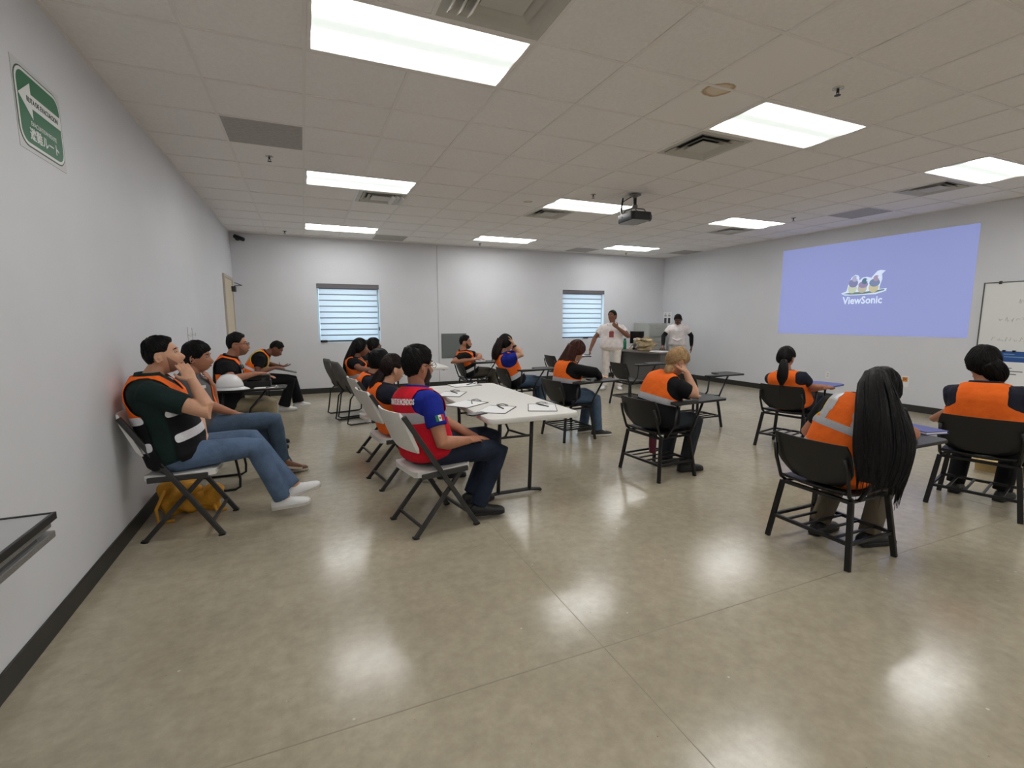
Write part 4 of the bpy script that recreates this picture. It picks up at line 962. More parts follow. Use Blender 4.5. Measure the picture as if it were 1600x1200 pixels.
        fr_ = {'short': .62, 'long': 1., 'elbow': .85}[s.g('sleeve', 'short')]; ak = k*s.g('ak', 1.)
        for q in 'LR':
            S0, el, wr = arms[q]; sd = 1 if q == 'L' else -1
            if fr_ < 1: mb.tube([S0-unit(s.lat)*sd*.03, S0, S0*(1-fr_*.5)+el*fr_*.5, S0*(1-fr_)+el*fr_], [.062*ak, .07*ak, .068*ak, .064*ak], 16)
            else: mb.tube([S0-unit(s.lat)*sd*.03, S0, S0*.5+el*.5, el, el*.6+wr*.4, el*.06+wr*.94], [.062*ak, .07*ak, .062*ak, .056*ak, .05*ak, .036*ak], 16)
        so = remesh(mb, cvx, 3, 'shirt', shm, r)
        R_ = [s.tring(t_, i_, 24) for t_, i_ in ((.96, .014), (.99, .014), (1.02, .011), (1.04, .008), (1.04, -.001), (1.01, 0), (.97, 0))]; R_.append(R_[0])
        MB().rings(R_, caps=False).build('collar', s.g('collarm', shm), so, smooth=True)
        if s.g('under'):      # long dark under-sleeves
            mb = MB()
            for q in 'LR':
                S0, el, wr = arms[q]; mb.tube([S0*.5+el*.5, el, el*.5+wr*.5, el*.05+wr*.95], [.055*ak, .049*ak, .045*ak, .034*ak], 14)
                remesh(mb, cvx, 2, 'undershirt_sleeve', s.under, r); mb = MB()
        # ---- trousers
        mb = MB(); s.torso(mb, -.15, .13, .011); fl = s.g('flare', 0.)
        for q in 'LR':
            hp, kn, an_, toe = legs[q]; u_ = unit(kn-an_)
            mb.tube([hp, hp*.6+kn*.4, hp*.12+kn*.88, kn, kn*.75+an_*.25, kn*.45+an_*.55, an_-u_*.012], [.098*k, .088*k, .074*k, .071*k, .069*k, (.063+fl*.4)*k, (.06+fl)*k], 16)
        remesh(mb, cvx, 3, 'trousers', s.pants, r)
        # ---- shoes
        for q in 'LR':
            hp, kn, an_, toe = legs[q]; s.shoe(an_, toe, s.shoes, r, k)
        if s.g('vest'): s.mkvest(s.vest, r)
        for fn in s.g('extra', []): fn(s, r, H, J)
    def hand(s, B, w, d, n, sd, curl, k):
        n = np.asarray(n, float); n = unit(n-d*np.dot(n, d)); l = np.cross(d, n)*(-sd)   # l points to the thumb side
        k = k*1.0
        pal = w+d*.085*k
        R = []
        for t, a, b in ((-.005, .025, .02), (.02, .032, .0175), (.055, .040, .016), (.085, .041, .0135), (.095, .034, .009)):
            R.append(np.array([w+d*t*k+l*math.cos(q)*a*k+n*math.sin(q)*b*k for q in (2*math.pi*i/14 for i in range(14))]))
        B.rings(R)
        for i, (off, L_, r_) in enumerate(((.031, .07, .0088), (.0105, .078, .0092), (-.0105, .073, .0088), (-.030, .056, .0078))):
            p = w+d*.08*k+l*off*k; P = [p-d*.012]; ang = .12; sp = off*1.6
            dirv = lambda a_: unit((d+l*sp)*math.cos(a_)+n*math.sin(a_))
            for seg, fr2 in ((0, .45), (1, .32), (2, .23)):
                p = p+dirv(ang)*L_*fr2*k; P.append(p); ang += math.radians(curl)
            B.tube([P[0], (P[0]+P[1])/2]+P[1:], [r_*k, r_*k, r_*k, r_*.95*k, r_*.75*k], 8)
        p0 = w+d*.025*k+l*.028*k; p1 = p0+unit(l*.75+d*.75+n*.35)*.035*k; p2 = p1+unit(d+l*.35+n*.4)*.03*k; p3 = p2+unit(d+n*.5)*.024*k
        B.tube([p0-l*.01, p0, p1, p2, p3], [.012*k, .0125*k, .0115*k, .0098*k, .0075*k], 8)
    def lock(s, pts, hm, J):
        # a mass of hair: rings (centre, half width, half depth) along a path plus loose strands over its surface
        C = [J(p[0]) for p in pts]; A_ = [p[1] for p in pts]; D_ = [p[2] for p in pts]; ax = s.g('lockax'); L = unit(np.asarray(ax, float)) if ax is not None else s.lat
        def at(t):
            f = t*(len(C)-1); i = min(int(f), len(C)-2); u = f-i
            i0, i3 = max(i-1, 0), min(i+2, len(C)-1)
            h = lambda a, b, c, d_: .5*((2*b)+(-a+c)*u+(2*a-5*b+4*c-d_)*u*u+(-a+3*b-3*c+d_)*u**3)
            return h(C[i0], C[i], C[i+1], C[i3]), max(.003, h(A_[i0], A_[i], A_[i+1], A_[i3])), max(.003, h(D_[i0], D_[i], D_[i+1], D_[i3]))
        mb = MB(); R = []; n = 40; m = 26; r_ = np.random.default_rng(len(pts)*17+int(A_[1]*1e4))
        jit = 1+.05*r_.normal(0, 1, n)
        for i in range(m+1):
            c, a, b = at(i/m); t = unit(at(min(1, i/m+.02))[0]-at(max(0, i/m-.02))[0]); l = unit(L-t*np.dot(L, t)); w = np.cross(t, l)
            R.append(np.array([c+l*math.cos(q)*a*jit[k]+w*math.sin(q)*b*jit[k] for k, q in enumerate(2*math.pi*j/n for j in range(n))]))
        mb.rings(R); ho = mb.build('hair_length', hm, s.root, smooth=True)
        mb = MB()
        for k in range(s.g('nstr', 46)):
            q = r_.uniform(0, 6.28); t0, t1 = r_.uniform(0, .35), r_.uniform(.8, 1.0)+(r_.uniform(0, .14) if r_.uniform() < .6 else 0); P = []; dq = r_.normal(0, .25)
            for i in range(9):
                tt = t0+(t1-t0)*i/8; c, a, b = at(min(tt, 1)); t = unit(at(min(1, tt+.02))[0]-at(max(0, min(tt, 1)-.02))[0]); l = unit(L-t*np.dot(L, t)); w = np.cross(t, l); qq = q+dq*i/8
                P.append(c+l*math.cos(qq)*a*1.02+w*math.sin(qq)*b*1.04+t*max(0, tt-1)*.9)
            mb.tube(P, [.001]+[.0032]*7+[.0008], 5)
        o = mb.build('hair_strands', hm, ho, smooth=True); o['kind'] = 'stuff'
    def shoe(s, an_, toe, spec, r, k):
        up_m, sole_m = spec[:2]; f = unit(toe); z = A3(0, 0, 1); u = unit(z-f*np.dot(z, f)); l = np.cross(u, f)
        g0 = an_-u*.085*k
        prof = [(-.078, .018, .045), (-.072, .030, .07), (-.04, .036, .088), (.0, .037, .092), (.05, .040, .078), (.1, .046, .06), (.145, .045, .05), (.175, .036, .042), (.19, .018, .03)]
        R = []
        for x, a, h in prof:
            ring = []
            for q in range(18):
                th = 2*math.pi*q/18; cy, sz = math.cos(th), math.sin(th)
                y = a*np.sign(cy)*abs(cy)**.75; zz = .018+(h-.018)*(max(0, sz)**.8)
                ring.append(g0+f*x*k+l*y*k+u*(zz if sz > 0 else .014)*k)
            R.append(np.array(ring))
        sh = MB().rings(R).build('shoe', up_m, r, smooth=True)
        out = []
        for x, a, h in prof: out.append((x, a+.004))
        pts = [(x, a) for x, a in out]+[(x, -a) for x, a in out[::-1]]
        V = [(x*k, y*k) for x, y in pts]
        MB().prism(V, 0, .022*k, fr=(g0, f, l, u)).build('sole', sole_m, sh, bevel=.003)
        if len(spec) > 2:
            m = MB()
            for x in (.03, .06, .09): m.tube([g0+f*x+l*.03+u*.055, g0+f*(x-.012)+u*(.092-.35*(x-.02)), g0+f*x-l*.03+u*.055], .004, 6)
            m.build('lace', spec[2], sh)
    def vpt(s, t, th, infl):
        c, L, Fd, a, b = s.sec(t, infl); cx, sx = math.cos(th), math.sin(th); e = .82
        return c+Fd*b*np.sign(cx)*abs(cx)**e+L*a*np.sign(sx)*abs(sx)**e
    def mkvest(s, spec, r):
        near = s.g('near', 0); NT, NR = (88, 56) if near else (56, 36)
        t0, t1 = spec.get('hem', -.06), .985; infl = spec.get('infl', .027)
        def grid(ta, tb, nr, infl, keep, name, m, parent, thick=.004):
            idx = {}; V = []; Fc = []
            P = [[s.vpt(ta+(tb-ta)*i/nr, 2*math.pi*j/NT, infl) for j in range(NT)] for i in range(nr+1)]
            def vid(i, j):
                j %= NT
                if (i, j) not in idx: idx[(i, j)] = len(V); V.append(P[i][j])
                return idx[(i, j)]
            for i in range(nr):
                for j in range(NT):
                    t = ta+(tb-ta)*(i+.5)/nr; th = 2*math.pi*(j+.5)/NT
                    if keep(t, th): Fc.append((vid(i, j), vid(i, j+1), vid(i+1, j+1), vid(i+1, j)))
            if not Fc: return None
            me = bpy.data.meshes.new(name); me.from_pydata([tuple(v) for v in V], [], Fc); me.materials.append(m)
            bm = bmesh.new(); bm.from_mesh(me)
            bv = [v for v in bm.verts if v.is_boundary]
            for _ in range(4):
                new = {}
                for v in bv:
                    nb = [e.other_vert(v) for e in v.link_edges if e.is_boundary]
                    if len(nb) == 2: new[v] = v.co*.5+(nb[0].co+nb[1].co)*.25
                for v, c_ in new.items(): v.co = c_
            bmesh.ops.recalc_face_normals(bm, faces=bm.faces)
            geo = bmesh.ops.solidify(bm, geom=bm.faces[:], thickness=-thick)
            bmesh.ops.recalc_face_normals(bm, faces=bm.faces)
            bm.to_mesh(me); bm.free(); sharp(me, 50); return link(name, me, parent)
        lim0 = spec.get('strap', .118)*s.wid; arm_t = spec.get('arm_t', .5); op = spec.get('open', 0.)
        sg_ = spec.get('side', 0.)
        def vlim(t, a):
            if t < arm_t: return a*2
            if not sg_: return max(lim0, a-(t-arm_t)*.55)
            g_ = sg_*min(1, (t-arm_t)/.08)
            if t > .5: g_ += max(0, t-.5)*.4
            return max(lim0, a-g_)
        def keep(t, th):
            c, L, Fd, a, b = s.sec(t, infl); sx = math.sin(th); lt = abs(a*abs(sx)**.82)
            if lt > vlim(t, a): return False
            if math.cos(th) > 0 and t > .66 and lt < (t-.66)*.26: return False
            if math.cos(th) > 0 and op and lt < op: return False
            if spec.get('sector') and not (spec['sector'][0] < (th+math.pi) % (2*math.pi)-math.pi < spec['sector'][1]): return False
            return True
        vo = None; bands = spec['bands']       # [(t_from, t_to, material)]
        for q, (a, b_, m) in enumerate(bands):
            nr = max(3, int(NR*(b_-a)/(t1-t0)+.5))
            o = grid(a, b_, nr, infl, keep, 'vest' if q == 0 else 'vest_panel', m, r if q == 0 else vo)
            if q == 0: vo = o
        s.vo = vo
        for a, b_, m in spec.get('stripes', []):
            grid(a, b_, max(2, int(NR*(b_-a)/(t1-t0)+.5)), infl+.004, keep, 'reflective_stripe', m, vo, .003)
        if spec.get('vert'):
            for side in (-1, 1):
                for fb in (1, -1):
                    kp = lambda t, th, side=side, fb=fb: keep(t, th) and side*math.sin(th) > 0 and fb*math.cos(th) > 0 and abs(abs(s.sec(t, infl)[3]*abs(math.sin(th))**.82)-.092*s.wid) < .026
                    grid(spec['vert'], .97, NR//2, infl+.0045, kp, 'reflective_stripe', spec['vm'], vo, .003)
        if spec.get('pipe'):
            # coloured binding along hem and armholes
            P = [s.vpt(t0, 2*math.pi*j/40, infl+.001) for j in range(41)]; MB().tube(P, .005, 6).build('binding', spec['pipe'], vo, smooth=True)
            for side in (-1, 1):
                for fb in (1, -1):
                    Q = []
                    for i in range(20):
                        t = arm_t+.02+(.955-arm_t)*i/19; a = s.sec(t, infl)[3]; lt = min(vlim(t, a), a*.999)
                        sx = (lt/a)**(1/.82); th = math.asin(min(1, sx)); th = th if fb > 0 else math.pi-th; Q.append(s.vpt(t, side*th, infl+.002))
                    MB().tube(Q, .005, 6).build('binding', spec['pipe'], vo, smooth=True)
def unit_rows(P): return P/np.maximum(np.linalg.norm(P, axis=1, keepdims=True), 1e-9)
def TW(u, v, y, d): p = AY(u, v, y); return p-unit(p-CAMP)*d
C_OR = cloth('vest_orange', (255, 114, 38), bump=.45, bscale=20, var=.08); C_BK = cloth('vest_black', (22, 22, 25), bump=.4); C_RED = cloth('vest_red', (206, 24, 44), bump=.4, bscale=18); C_YEL = cloth('vest_yellow', (240, 208, 40))
C_GREEN = cloth('shirt_dark_green', (22, 40, 38)); C_NAVY = cloth('shirt_navy', (34, 37, 50)); C_BLACK = cloth('shirt_black', (18, 18, 21)); C_BLUE = cloth('shirt_blue', (26, 40, 140)); C_GREY = cloth('shirt_grey', (98, 96, 98)); C_WH = cloth('scrub_white', (236, 228, 226), bump=.5); C_WHP = cloth('scrub_trousers_white', (228, 220, 212), bump=.5)
J_BLUE = cloth('jeans_blue', (90, 110, 138), var=.22, scale=9); J_MID = cloth('jeans_mid', (76, 94, 116), var=.2, scale=9); J_DARK = cloth('jeans_dark', (34, 42, 58), var=.25, scale=9); P_KHAKI = cloth('trousers_khaki', (150, 138, 112)); P_BLACK = cloth('trousers_black', (17, 17, 19)); P_BROWN = cloth('trousers_brown', (98, 88, 74)); P_OLIVE = cloth('trousers_olive', (84, 80, 70)); P_CHAR = cloth('trousers_charcoal', (48, 52, 58))
S_WHITE = (mat('shoe_white', (232, 232, 230), .5), mat('sole_white', (205, 200, 192), .7), mat('lace_white', (240, 240, 240), .7)); S_BLACK = (mat('shoe_black', (20, 20, 22), .5), mat('sole_black', (16, 16, 16), .6)); S_BROWN = (mat('shoe_brown', (112, 72, 48), .6), mat('sole_pale', (190, 180, 165), .7), mat('lace_brown', (70, 45, 30), .7)); S_STRIPE = (mat('shoe_black', (20, 20, 22)), mat('sole_white', (205, 200, 192)), mat('lace_white', (240, 240, 240)))
V_A = dict(bands=[(-.06, .49, C_BK), (.49, 1.0, C_OR)], stripes=[(.43, .52, M_WHITEREFL), (.14, .23, M_WHITEREFL)])
V_AG = dict(bands=[(-.06, .44, C_BK), (.44, 1.0, C_OR)], stripes=[(.36, .47, M_REFL)])
V_E = dict(bands=[(-.1, 1.0, C_OR)], stripes=[(.22, .31, M_REFL)], hem=-.1)
V_F = dict(bands=[(-.1, .32, C_BK), (.32, 1.0, C_OR)], stripes=[(.26, .36, M_REFL)], strap=.122)
V_B = dict(bands=[(-.12, 1.0, C_OR)], hem=-.12, stripes=[(.50, .585, M_REFL), (.20, .28, M_REFL)], vert=.58, vm=M_REFL, pipe=C_YEL)
V_R = dict(bands=[(-.1, 1.0, C_RED)], hem=-.1, stripes=[(.44, .60, M_REFL)], strap=.128)
V_4 = dict(bands=[(-.06, 1.0, C_OR)], stripes=[(.30, .38, M_WHITEREFL)], vert=.4, vm=mat('reflective_yellow', (206, 190, 130), .4), pipe=C_YEL)
V_3 = dict(bands=[(-.06, .86, C_BK), (.86, 1.0, C_OR)], stripes=[(.30, .36, M_REFL)])
def seat_legs(px, y, knee=.43, sp=.1, kz=.505, ax=-.02, az=.09, tw=.15): return {q: ((px+knee, y+sd*sp, kz), (px+knee+ax, y+sd*sp, az), (1, sd*tw, 0)) for q, sd in (('L', 1), ('R', -1))}
def lap(px, y, z=.66, reach=.24, w=.1): return {q: ((px-.0, y+sd*.255, z+.08), (px+reach, y+sd*w, z), (.85, -sd*.45, -.1), (0, -.1*sd, -1), 18) for q, sd in (('L', 1), ('R', -1))}
def wrap_text(s, body, size, t, m, name, sx=.9, bold=.001):
    o = text_mesh(body, size, .0002, m, name, s.vo, (0, 0, 0), (1, 0, 0), (0, 1, 0), sx=sx, bold=bold); me = o.data; n = len(me.vertices); co = np.empty(n*3); me.vertices.foreach_get('co', co); co = co.reshape(-1, 3); out = []
    for x, y, z in co:
        tt = t+y/s.slen; a = s.sec(tt, .027)[3]; lt = -x; sx_ = min(1, abs(lt)/a)**(1/.82); th = math.pi-math.copysign(math.asin(sx_), lt); out.append(s.vpt(tt, th, .027+.0065+z))
    me.vertices.foreach_set('co', np.array(out).ravel()); me.update()

# 1 man at the left wall, hand on his cheek
y = 3.84
def chest_badge(s, r, H, J):
    pass
Person('man in dark green shirt and orange vest by the left wall, hand on cheek', base=(-.82, y), near=1, pel=(-.83, y, .535), neck=AY(234, 588, y), head=AY(254, 556, y), hpitch=9, hyaw=4, w=1.1, d=1.1, bulk=.14, ak=1.12, slouch=.03,
  arms={'R': (AY(328, 645, 3.62), AY(301, 595, 3.70), AY(281, 563, 3.765)-AY(301, 595, 3.70), (-.5, .8, .2), 7), 'L': ((-.76, 4.12, .72), (-.70, 3.96, .64), (.1, -.95, -.1), (-.3, 0, -1), 16)},
  legs={'R': (AY(398, 697, 3.76), AY(440, 776, 3.80), (.97, -.1, .10)), 'L': (AY(392, 684, 3.95), AY(456, 757, 3.86), (.95, .1, .22))},
  skin='light', hair=('fade', H_BLACK, .016), beard=(M_STUB, .0015), shirt=C_GREEN, vest=dict(V_A, strap=.122, arm_t=-.1, side=.006), pants=J_BLUE, shoes=S_WHITE)
# 2 young man beside him
y = 4.76
def logo2(s, r, H, J):
    p = s.vpt(.74, math.radians(-38), .02); n_ = unit(p-s.spine(.74)); MB().box(p, (.006, .03, .026), R=frame_from(math.atan2(n_[1], n_[0]), 0, 0)).build('shirt_logo', M_WHITE, s.root)
Person('young man in a grey shirt with an orange vest front, hand at his mouth', base=(-.82, y), near=1, pel=(-.81, y, .545), neck=AY(297, 588, y), head=AY(308, 559, y), hpitch=-4, hyaw=-4, w=.95, slouch=.05,
  arms={'L': (AY(336, 648, 4.93), AY(332, 602, 4.82), AY(324, 585, 4.77)-AY(332, 602, 4.82), (-.8, -.2, .2), 32), 'R': (AY(322, 632, 4.56), AY(366, 646, 4.70), (.9, .2, -.25), (0, 0, -1), 20)},
  legs={'R': (AY(428, 655, 4.70), AY(441, 716, 4.80), (.9, .25, -.25)), 'L': (AY(408, 668, 4.88), (-.22, 4.9, .09), (1, .1, 0))},
  skin='tan', hair=('fringe', H_BLACK, .024), shirt=C_GREY, vest=dict(bands=[(.1, 1.0, C_OR)], sector=(.02, 1.0), infl=.022), pants=J_MID, shoes=S_BROWN, extra=[logo2])
# 3 man with spectacles behind the hard hat
y = 6.0
def patches(s, r, H, J):
    for th, t, m, d_ in ((-28, .66, M_REFL, (.004, .02, .09)), (-10, .6, C_OR, (.005, .035, .16)), (14, .6, C_OR, (.005, .03, .14)), (-46, .48, M_WHITEREFL, (.004, .06, .02)), (-34, .55, M_WHITEREFL, (.004, .025, .03)), (-115, .5, C_OR, (.005, .05, .12))):
        p = s.vpt(t, math.radians(th), .033); n_ = unit(p-s.spine(t)); MB().box(p, d_, R=frame_from(math.atan2(n_[1], n_[0]), 0, 0)).build('vest_patch', m, s.vo)
Person('man in spectacles and a black vest with an orange collar behind the hard hat', base=(-.8, y), pel=(-.79, y, .515), neck=AY(356, 566, y), head=AY(371, 539, y), hpitch=0, hyaw=-6, w=1.02, slouch=.03,
  arms={'R': ((-.72, 5.74, .82), (-.50, 5.80, .865), (.9, .3, .0), (0, 0, -1), 15), 'L': ((-.72, 6.25, .78), (-.46, 6.1, .80), (.9, -.3, 0), (0, 0, -1), 15)},
  legs=seat_legs(-.86, y, knee=.47, sp=.12), skin='tan', hair=('fade', H_BLACK, .018), glasses=1, beard=(M_STUB, .0015), shirt=C_BLACK, vest=V_3, pants=P_KHAKI, shoes=S_BLACK, extra=[patches])
# 4 man writing by the door
y = 8.42
Person('man in an orange vest bent over a clipboard near the far door', base=(-.78, y), pel=(-.79, y, .54), neck=AY(405, 559, y), head=AY(431, 545, y), hpitch=-42, w=1.04, slouch=.07,
  arms={'R': (AY(401, 583, 8.18), AY(430, 574, 8.28), (.95, .2, -.1), (0, .3, -1), 26), 'L': ((-.58, 8.68, .74), (-.36, 8.50, .70), (.9, -.3, .1), (0, 0, 1), 18)},
  legs={'R': (AY(455, 594, 8.34), AY(444, 633, 8.33), (1, -.05, 0)), 'L': (AY(458, 592, 8.54), AY(466, 627, 8.5), (1, .2, 0))},
  skin='brown', hair=('fade', H_BLACK, .012), shirt=C_BLACK, vest=V_4, pants=P_BLACK, shoes=S_WHITE, flare=.03)
cbp = AY(449, 577, 8.40); cb4 = clipboard((cbp[0]-.02, cbp[1], cbp[2]-.02), 0, 'dark clipboard held by the man bent over beside the far door', board=mat('clipboard_black', (22, 20, 22), .4), pen=False, paper=False); cb4.rotation_euler = (0, math.radians(14), 0)
pe4 = empty('pen', (cbp[0]-.09, cbp[1]-.06, cbp[2]+.02), 0, 'pen in the hand of the man writing on a clipboard', 'pen'); MB().tube([(.01, 0, 0), (-.02, 0, .1)], .004, 8).build('barrel', M_BLACK, pe4); MB().tube([(.01, 0, 0), (.014, 0, -.012)], [.003, .001], 6).build('tip', M_CHROME, pe4)
# 5 man in the red vest
y = 3.27
def red_extra(s, r, H, J):
    wrap_text(s, 'COMBATE DE INCENDIOS', .050, .76, M_WHITE, 'vest_lettering', sx=.52, bold=.0022)
    S0, el = s.sh['R'], np.asarray(s.arms['R'][0])-s.o; ax = unit(el-S0); c = S0*.52+el*.48; out = unit(A3(.25, -1, .1)); out = unit(out-ax*np.dot(out, ax)); l = np.cross(ax, out)
    Rm = np.stack([l, ax, out], 1)
    for q, m in ((-1, mat('flag_green', (20, 110, 70), .7)), (0, M_WHITE), (1, mat('flag_red', (190, 30, 45), .7))): MB().box(c+out*.071-l*q*.021, (.021, .042, .003), R=Rm).build('flag_patch', m, s.root)
    MB().box(c+out*.0735, (.009, .011, .002), R=Rm).build('flag_emblem', mat('emblem_brown', (110, 90, 50), .7), s.root)
Person('bearded man in spectacles, red lettered vest and blue polo shirt at the white table', base=(.72, y), near=1, tyaw=.32, pel=(.75, y, .535), neck=AY(652, 606, 3.3), head=AY(653, 573, 3.3), hyaw=4, hpitch=-3, hs=1.06, w=1.06, d=1.02, bulk=.08, ak=1.1, slouch=.03,
  arms={'R': (AY(691, 693, 3.02), AY(731, 688, 3.10), (.8, .5, -.05), (.2, .5, -1), 24), 'L': ((.86, 3.55, .72), AY(742, 683, 3.30), (.5, -.8, 0), (0, -.3, -1), 22)},
  legs={'R': (AY(780, 702, 3.19), AY(748, 786, 3.17), (1, -.12, 0)), 'L': (AY(770, 678, 3.5), AY(737, 768, 3.45), (1, .1, 0))},
  skin='tan', hair=('short', H_BLACK, .026), beard=(M_BEARD, .006), glasses=1, shirt=C_BLUE, vest=V_R, pants=J_DARK, shoes=S_BLACK, extra=[red_extra])
# 6 woman in navy at the table
y = 4.25
P = AY(596, 598, y)
Person('woman with dark auburn tied hair and a navy shirt at the white table', base=(.72, y), tyaw=.22, pel=(.71, y, .53), neck=AY(603, 601, y), head=AY(613, 577, y), hyaw=6, hpitch=-6, hs=.97, fem=1, w=.98, slouch=.05,
  arms=lap(.70, y, z=.68, reach=.2), legs=seat_legs(.68, y, knee=.46),
  skin='light', hair=('tied', H_DBROWN, .022), locks=[([(AY(600, 580, y), .05, .04), (AY(592, 592, y), .06, .05), (AY(586, 606, y), .055, .045), (AY(583, 622, y), .02, .02)], H_DBROWN)], shirt=C_NAVY, sleeve='elbow', vest=dict(V_E, strap=.1), pants=J_DARK, shoes=S_BLACK)
# 7
y = 5.17
Person('person with short black hair and orange vest seated between two women at the white table', base=(.72, y), pel=(.71, y, .53), neck=AY(578, 592, y), head=AY(593, 566, y), hpitch=-8, hyaw=8, w=.96, slouch=.05,
  arms=lap(.68, y), legs=seat_legs(.68, y, knee=.46), skin='tan', hair=('full', H_BLACK, .026), shirt=C_NAVY, vest=dict(V_E, stripes=[(.5, .6, M_WHITEREFL), (.2, .3, M_REFL)]), pants=J_DARK, shoes=S_BLACK)
# 8
y = 7.08
Person('woman with long loose black hair and orange vest in a grey chair by the window', base=(.68, y), pel=(.70, y, .565), neck=AY(551, 566, y), head=AY(563, 544, y), hpitch=-4, w=.95, fem=1, slouch=.04,
  arms=lap(.66, y, z=.7), legs=seat_legs(.66, y, knee=.44, kz=.54), skin='brown', hair=('full', H_BLACK, .026),
  locks=[([(AY(556, 536, y), .075, .05), (AY(549, 552, y), .09, .055), (AY(543, 566, y), .09, .05), (AY(540, 580, y), .06, .035), (AY(538, 590, y), .02, .02)], H_BLACK)], shirt=C_BLACK, vest=V_E, pants=P_BLACK, shoes=S_BLACK)
# 9
y = 7.66
Person('person in spectacles with short dark hair seated at the farther white table', base=(.68, y), pel=(.64, y, .565), neck=AY(573, 560, y), head=AY(584, 541, y), hpitch=-6, w=.95, slouch=.05,
  arms=lap(.72, y, z=.76, reach=.3), legs=seat_legs(.68, y, knee=.44, kz=.54), skin='brown', hair=('full', H_BLACK, .02), glasses=1, shirt=C_BLACK, vest=V_E, pants=P_BLACK, shoes=S_BLACK)
# 10 bearded man beyond the table
y = 8.1
Person('bearded man in a black shirt and orange vest beside the grey wall panel', base=(2.68, y), pel=(2.70, y, .515), tyaw=-.35, neck=AY(721, 556, y), head=AY(727, 535, y), hyaw=-4, hpitch=-2, w=1.02, slouch=.03,
  arms={'R': (AY(706, 565, 7.86), AY(738, 562, 7.9), (.9, .2, .05), (0, 0, -1), 22), 'L': ((2.95, 8.3, .78), AY(745, 560, 8.05), (.7, -.6, 0), (0, 0, -1), 22)},
  legs=seat_legs(2.66, y, knee=.45), skin='tan', hair=('fade', H_BLACK, .014), beard=(M_BEARD, .006), shirt=C_BLACK, vest=dict(V_A, stripes=[(.6, .63, C_BK), (.1, .2, M_WHITEREFL)], bands=[(-.06, .34, C_BK), (.34, 1.0, C_OR)]), pants=P_OLIVE, shoes=S_BLACK)
# 11 woman covering her face
y = 6.62
def watch(s, r, H, J):
    w = np.asarray(s.arms['R'][1])-s.o; d = unit(np.asarray(s.arms['R'][2], float)); MB().tube([w-d*.045, w-d*.015], .033, 12).build('watch', M_BLACK, s.root)
Person('woman with long dark hair in a blue shirt and orange vest, hand over her face', base=(2.88, y), pel=(2.91, y, .515), neck=AY(784, 557, y), head=AY(790, 537, y), hpitch=-8, fem=1, w=.92, slouch=.02,
  arms={'R': (AY(815, 554, 6.42), AY(803, 539, 6.50), AY(797, 527, 6.56)-AY(803, 539, 6.50), (-.8, .5, 0), 12), 'L': ((3.08, 6.78, .95), AY(801, 545, 6.70), A3(-.1, -.1, 1), (-.9, -.3, 0), 14)},
  legs=seat_legs(2.86, y, knee=.46), skin='light', hair=('full', H_BLACK, .026), locks=[([(AY(783, 530, y), .08, .055), (AY(777, 545, y), .095, .06), (AY(774, 555, y), .085, .05), (AY(772, 562, y), .03, .03)], H_DBROWN)],
  shirt=C_BLUE, vest=dict(V_AG, bands=[(-.06, .18, C_BK), (.18, 1.0, C_OR)], stripes=[(.14, .26, M_WHITEREFL)]), pants=J_MID, shoes=S_BLACK, extra=[watch])
# 12 woman with reddish-brown hair
y = 5.07
Person('woman with long straight reddish-brown hair in black long sleeves and orange vest', base=(2.9, y), pel=(2.89, y, .515), tyaw=.1, neck=AY(890, 570, y), head=AY(900, 549, y), hpitch=-32, fem=1, w=1.0, slouch=.04,
  arms={'R': (AY(930, 581, 4.82), AY(938, 590, 5.0), (.7, .6, 0), (0, 0, -1), 20), 'L': ((3.2, 5.34, .78), (3.38, 5.12, .72), (.6, -.7, 0), (0, 0, -1), 20)},
  legs={'R': (AY(930, 622, 4.95), (3.28, 4.95, .09), (1, -.15, 0)), 'L': ((3.30, 5.2, .5), (3.22, 5.18, .09), (1, .15, 0))}, skin='light', hair=('full', H_AUBURN, .026), lockax=(0, 1, 0), nstr=70,
  locks=[([(AY(896, 540, 5.05), .08, .06), (AY(889, 556, 5.08), .12, .065), (AY(882, 570, 5.10), .16, .06), (AY(878, 580, 5.12), .14, .045), (AY(880, 587, 5.10), .06, .02)], H_AUBURN)],
  shirt=C_BLACK, sleeve='long', vest=V_AG, pants=J_MID, shoes=S_STRIPE)
# 13 blonde woman
y = 3.52
bun = TW(1049, 577, 3.50, .10)
Person('blonde woman with a small bun leaning her head on her right hand', base=(3.0, y), pel=(2.97, y, .515), tyaw=.12, neck=AY(1046, 588, 3.5), head=AY(1057, 566, 3.44), hpitch=-38, hyaw=-8, fem=1, w=1.08, bulk=.06, slouch=.06, ak=1.1,
  arms={'R': (AY(1086, 618, 3.27), AY(1073, 583, 3.34), AY(1066, 570, 3.38)-AY(1073, 583, 3.34), (-.4, .9, 0), 38), 'L': ((3.22, 3.76, .72), (3.36, 3.52, .71), (.5, -.8, 0), (0, 0, -1), 20)},
  legs={'R': ((3.34, 3.40, .5), (3.26, 3.42, .09), (1, -.1, 0)), 'L': ((3.32, 3.66, .5), (3.22, 3.64, .09), (1, .1, 0))}, skin='light', hair=('tied', H_BLOND, .024),
  locks=[([(bun+A3(.0, 0, .035), .022, .022), (bun+A3(-.02, 0, .01), .04, .036), (bun+A3(-.035, 0, -.02), .036, .034), (bun+A3(-.035, 0, -.045), .01, .01)], H_BLOND)], nstr=20, shirt=C_BLACK, vest=dict(V_AG, strap=.13), pants=P_CHAR, shoes=S_BLACK)
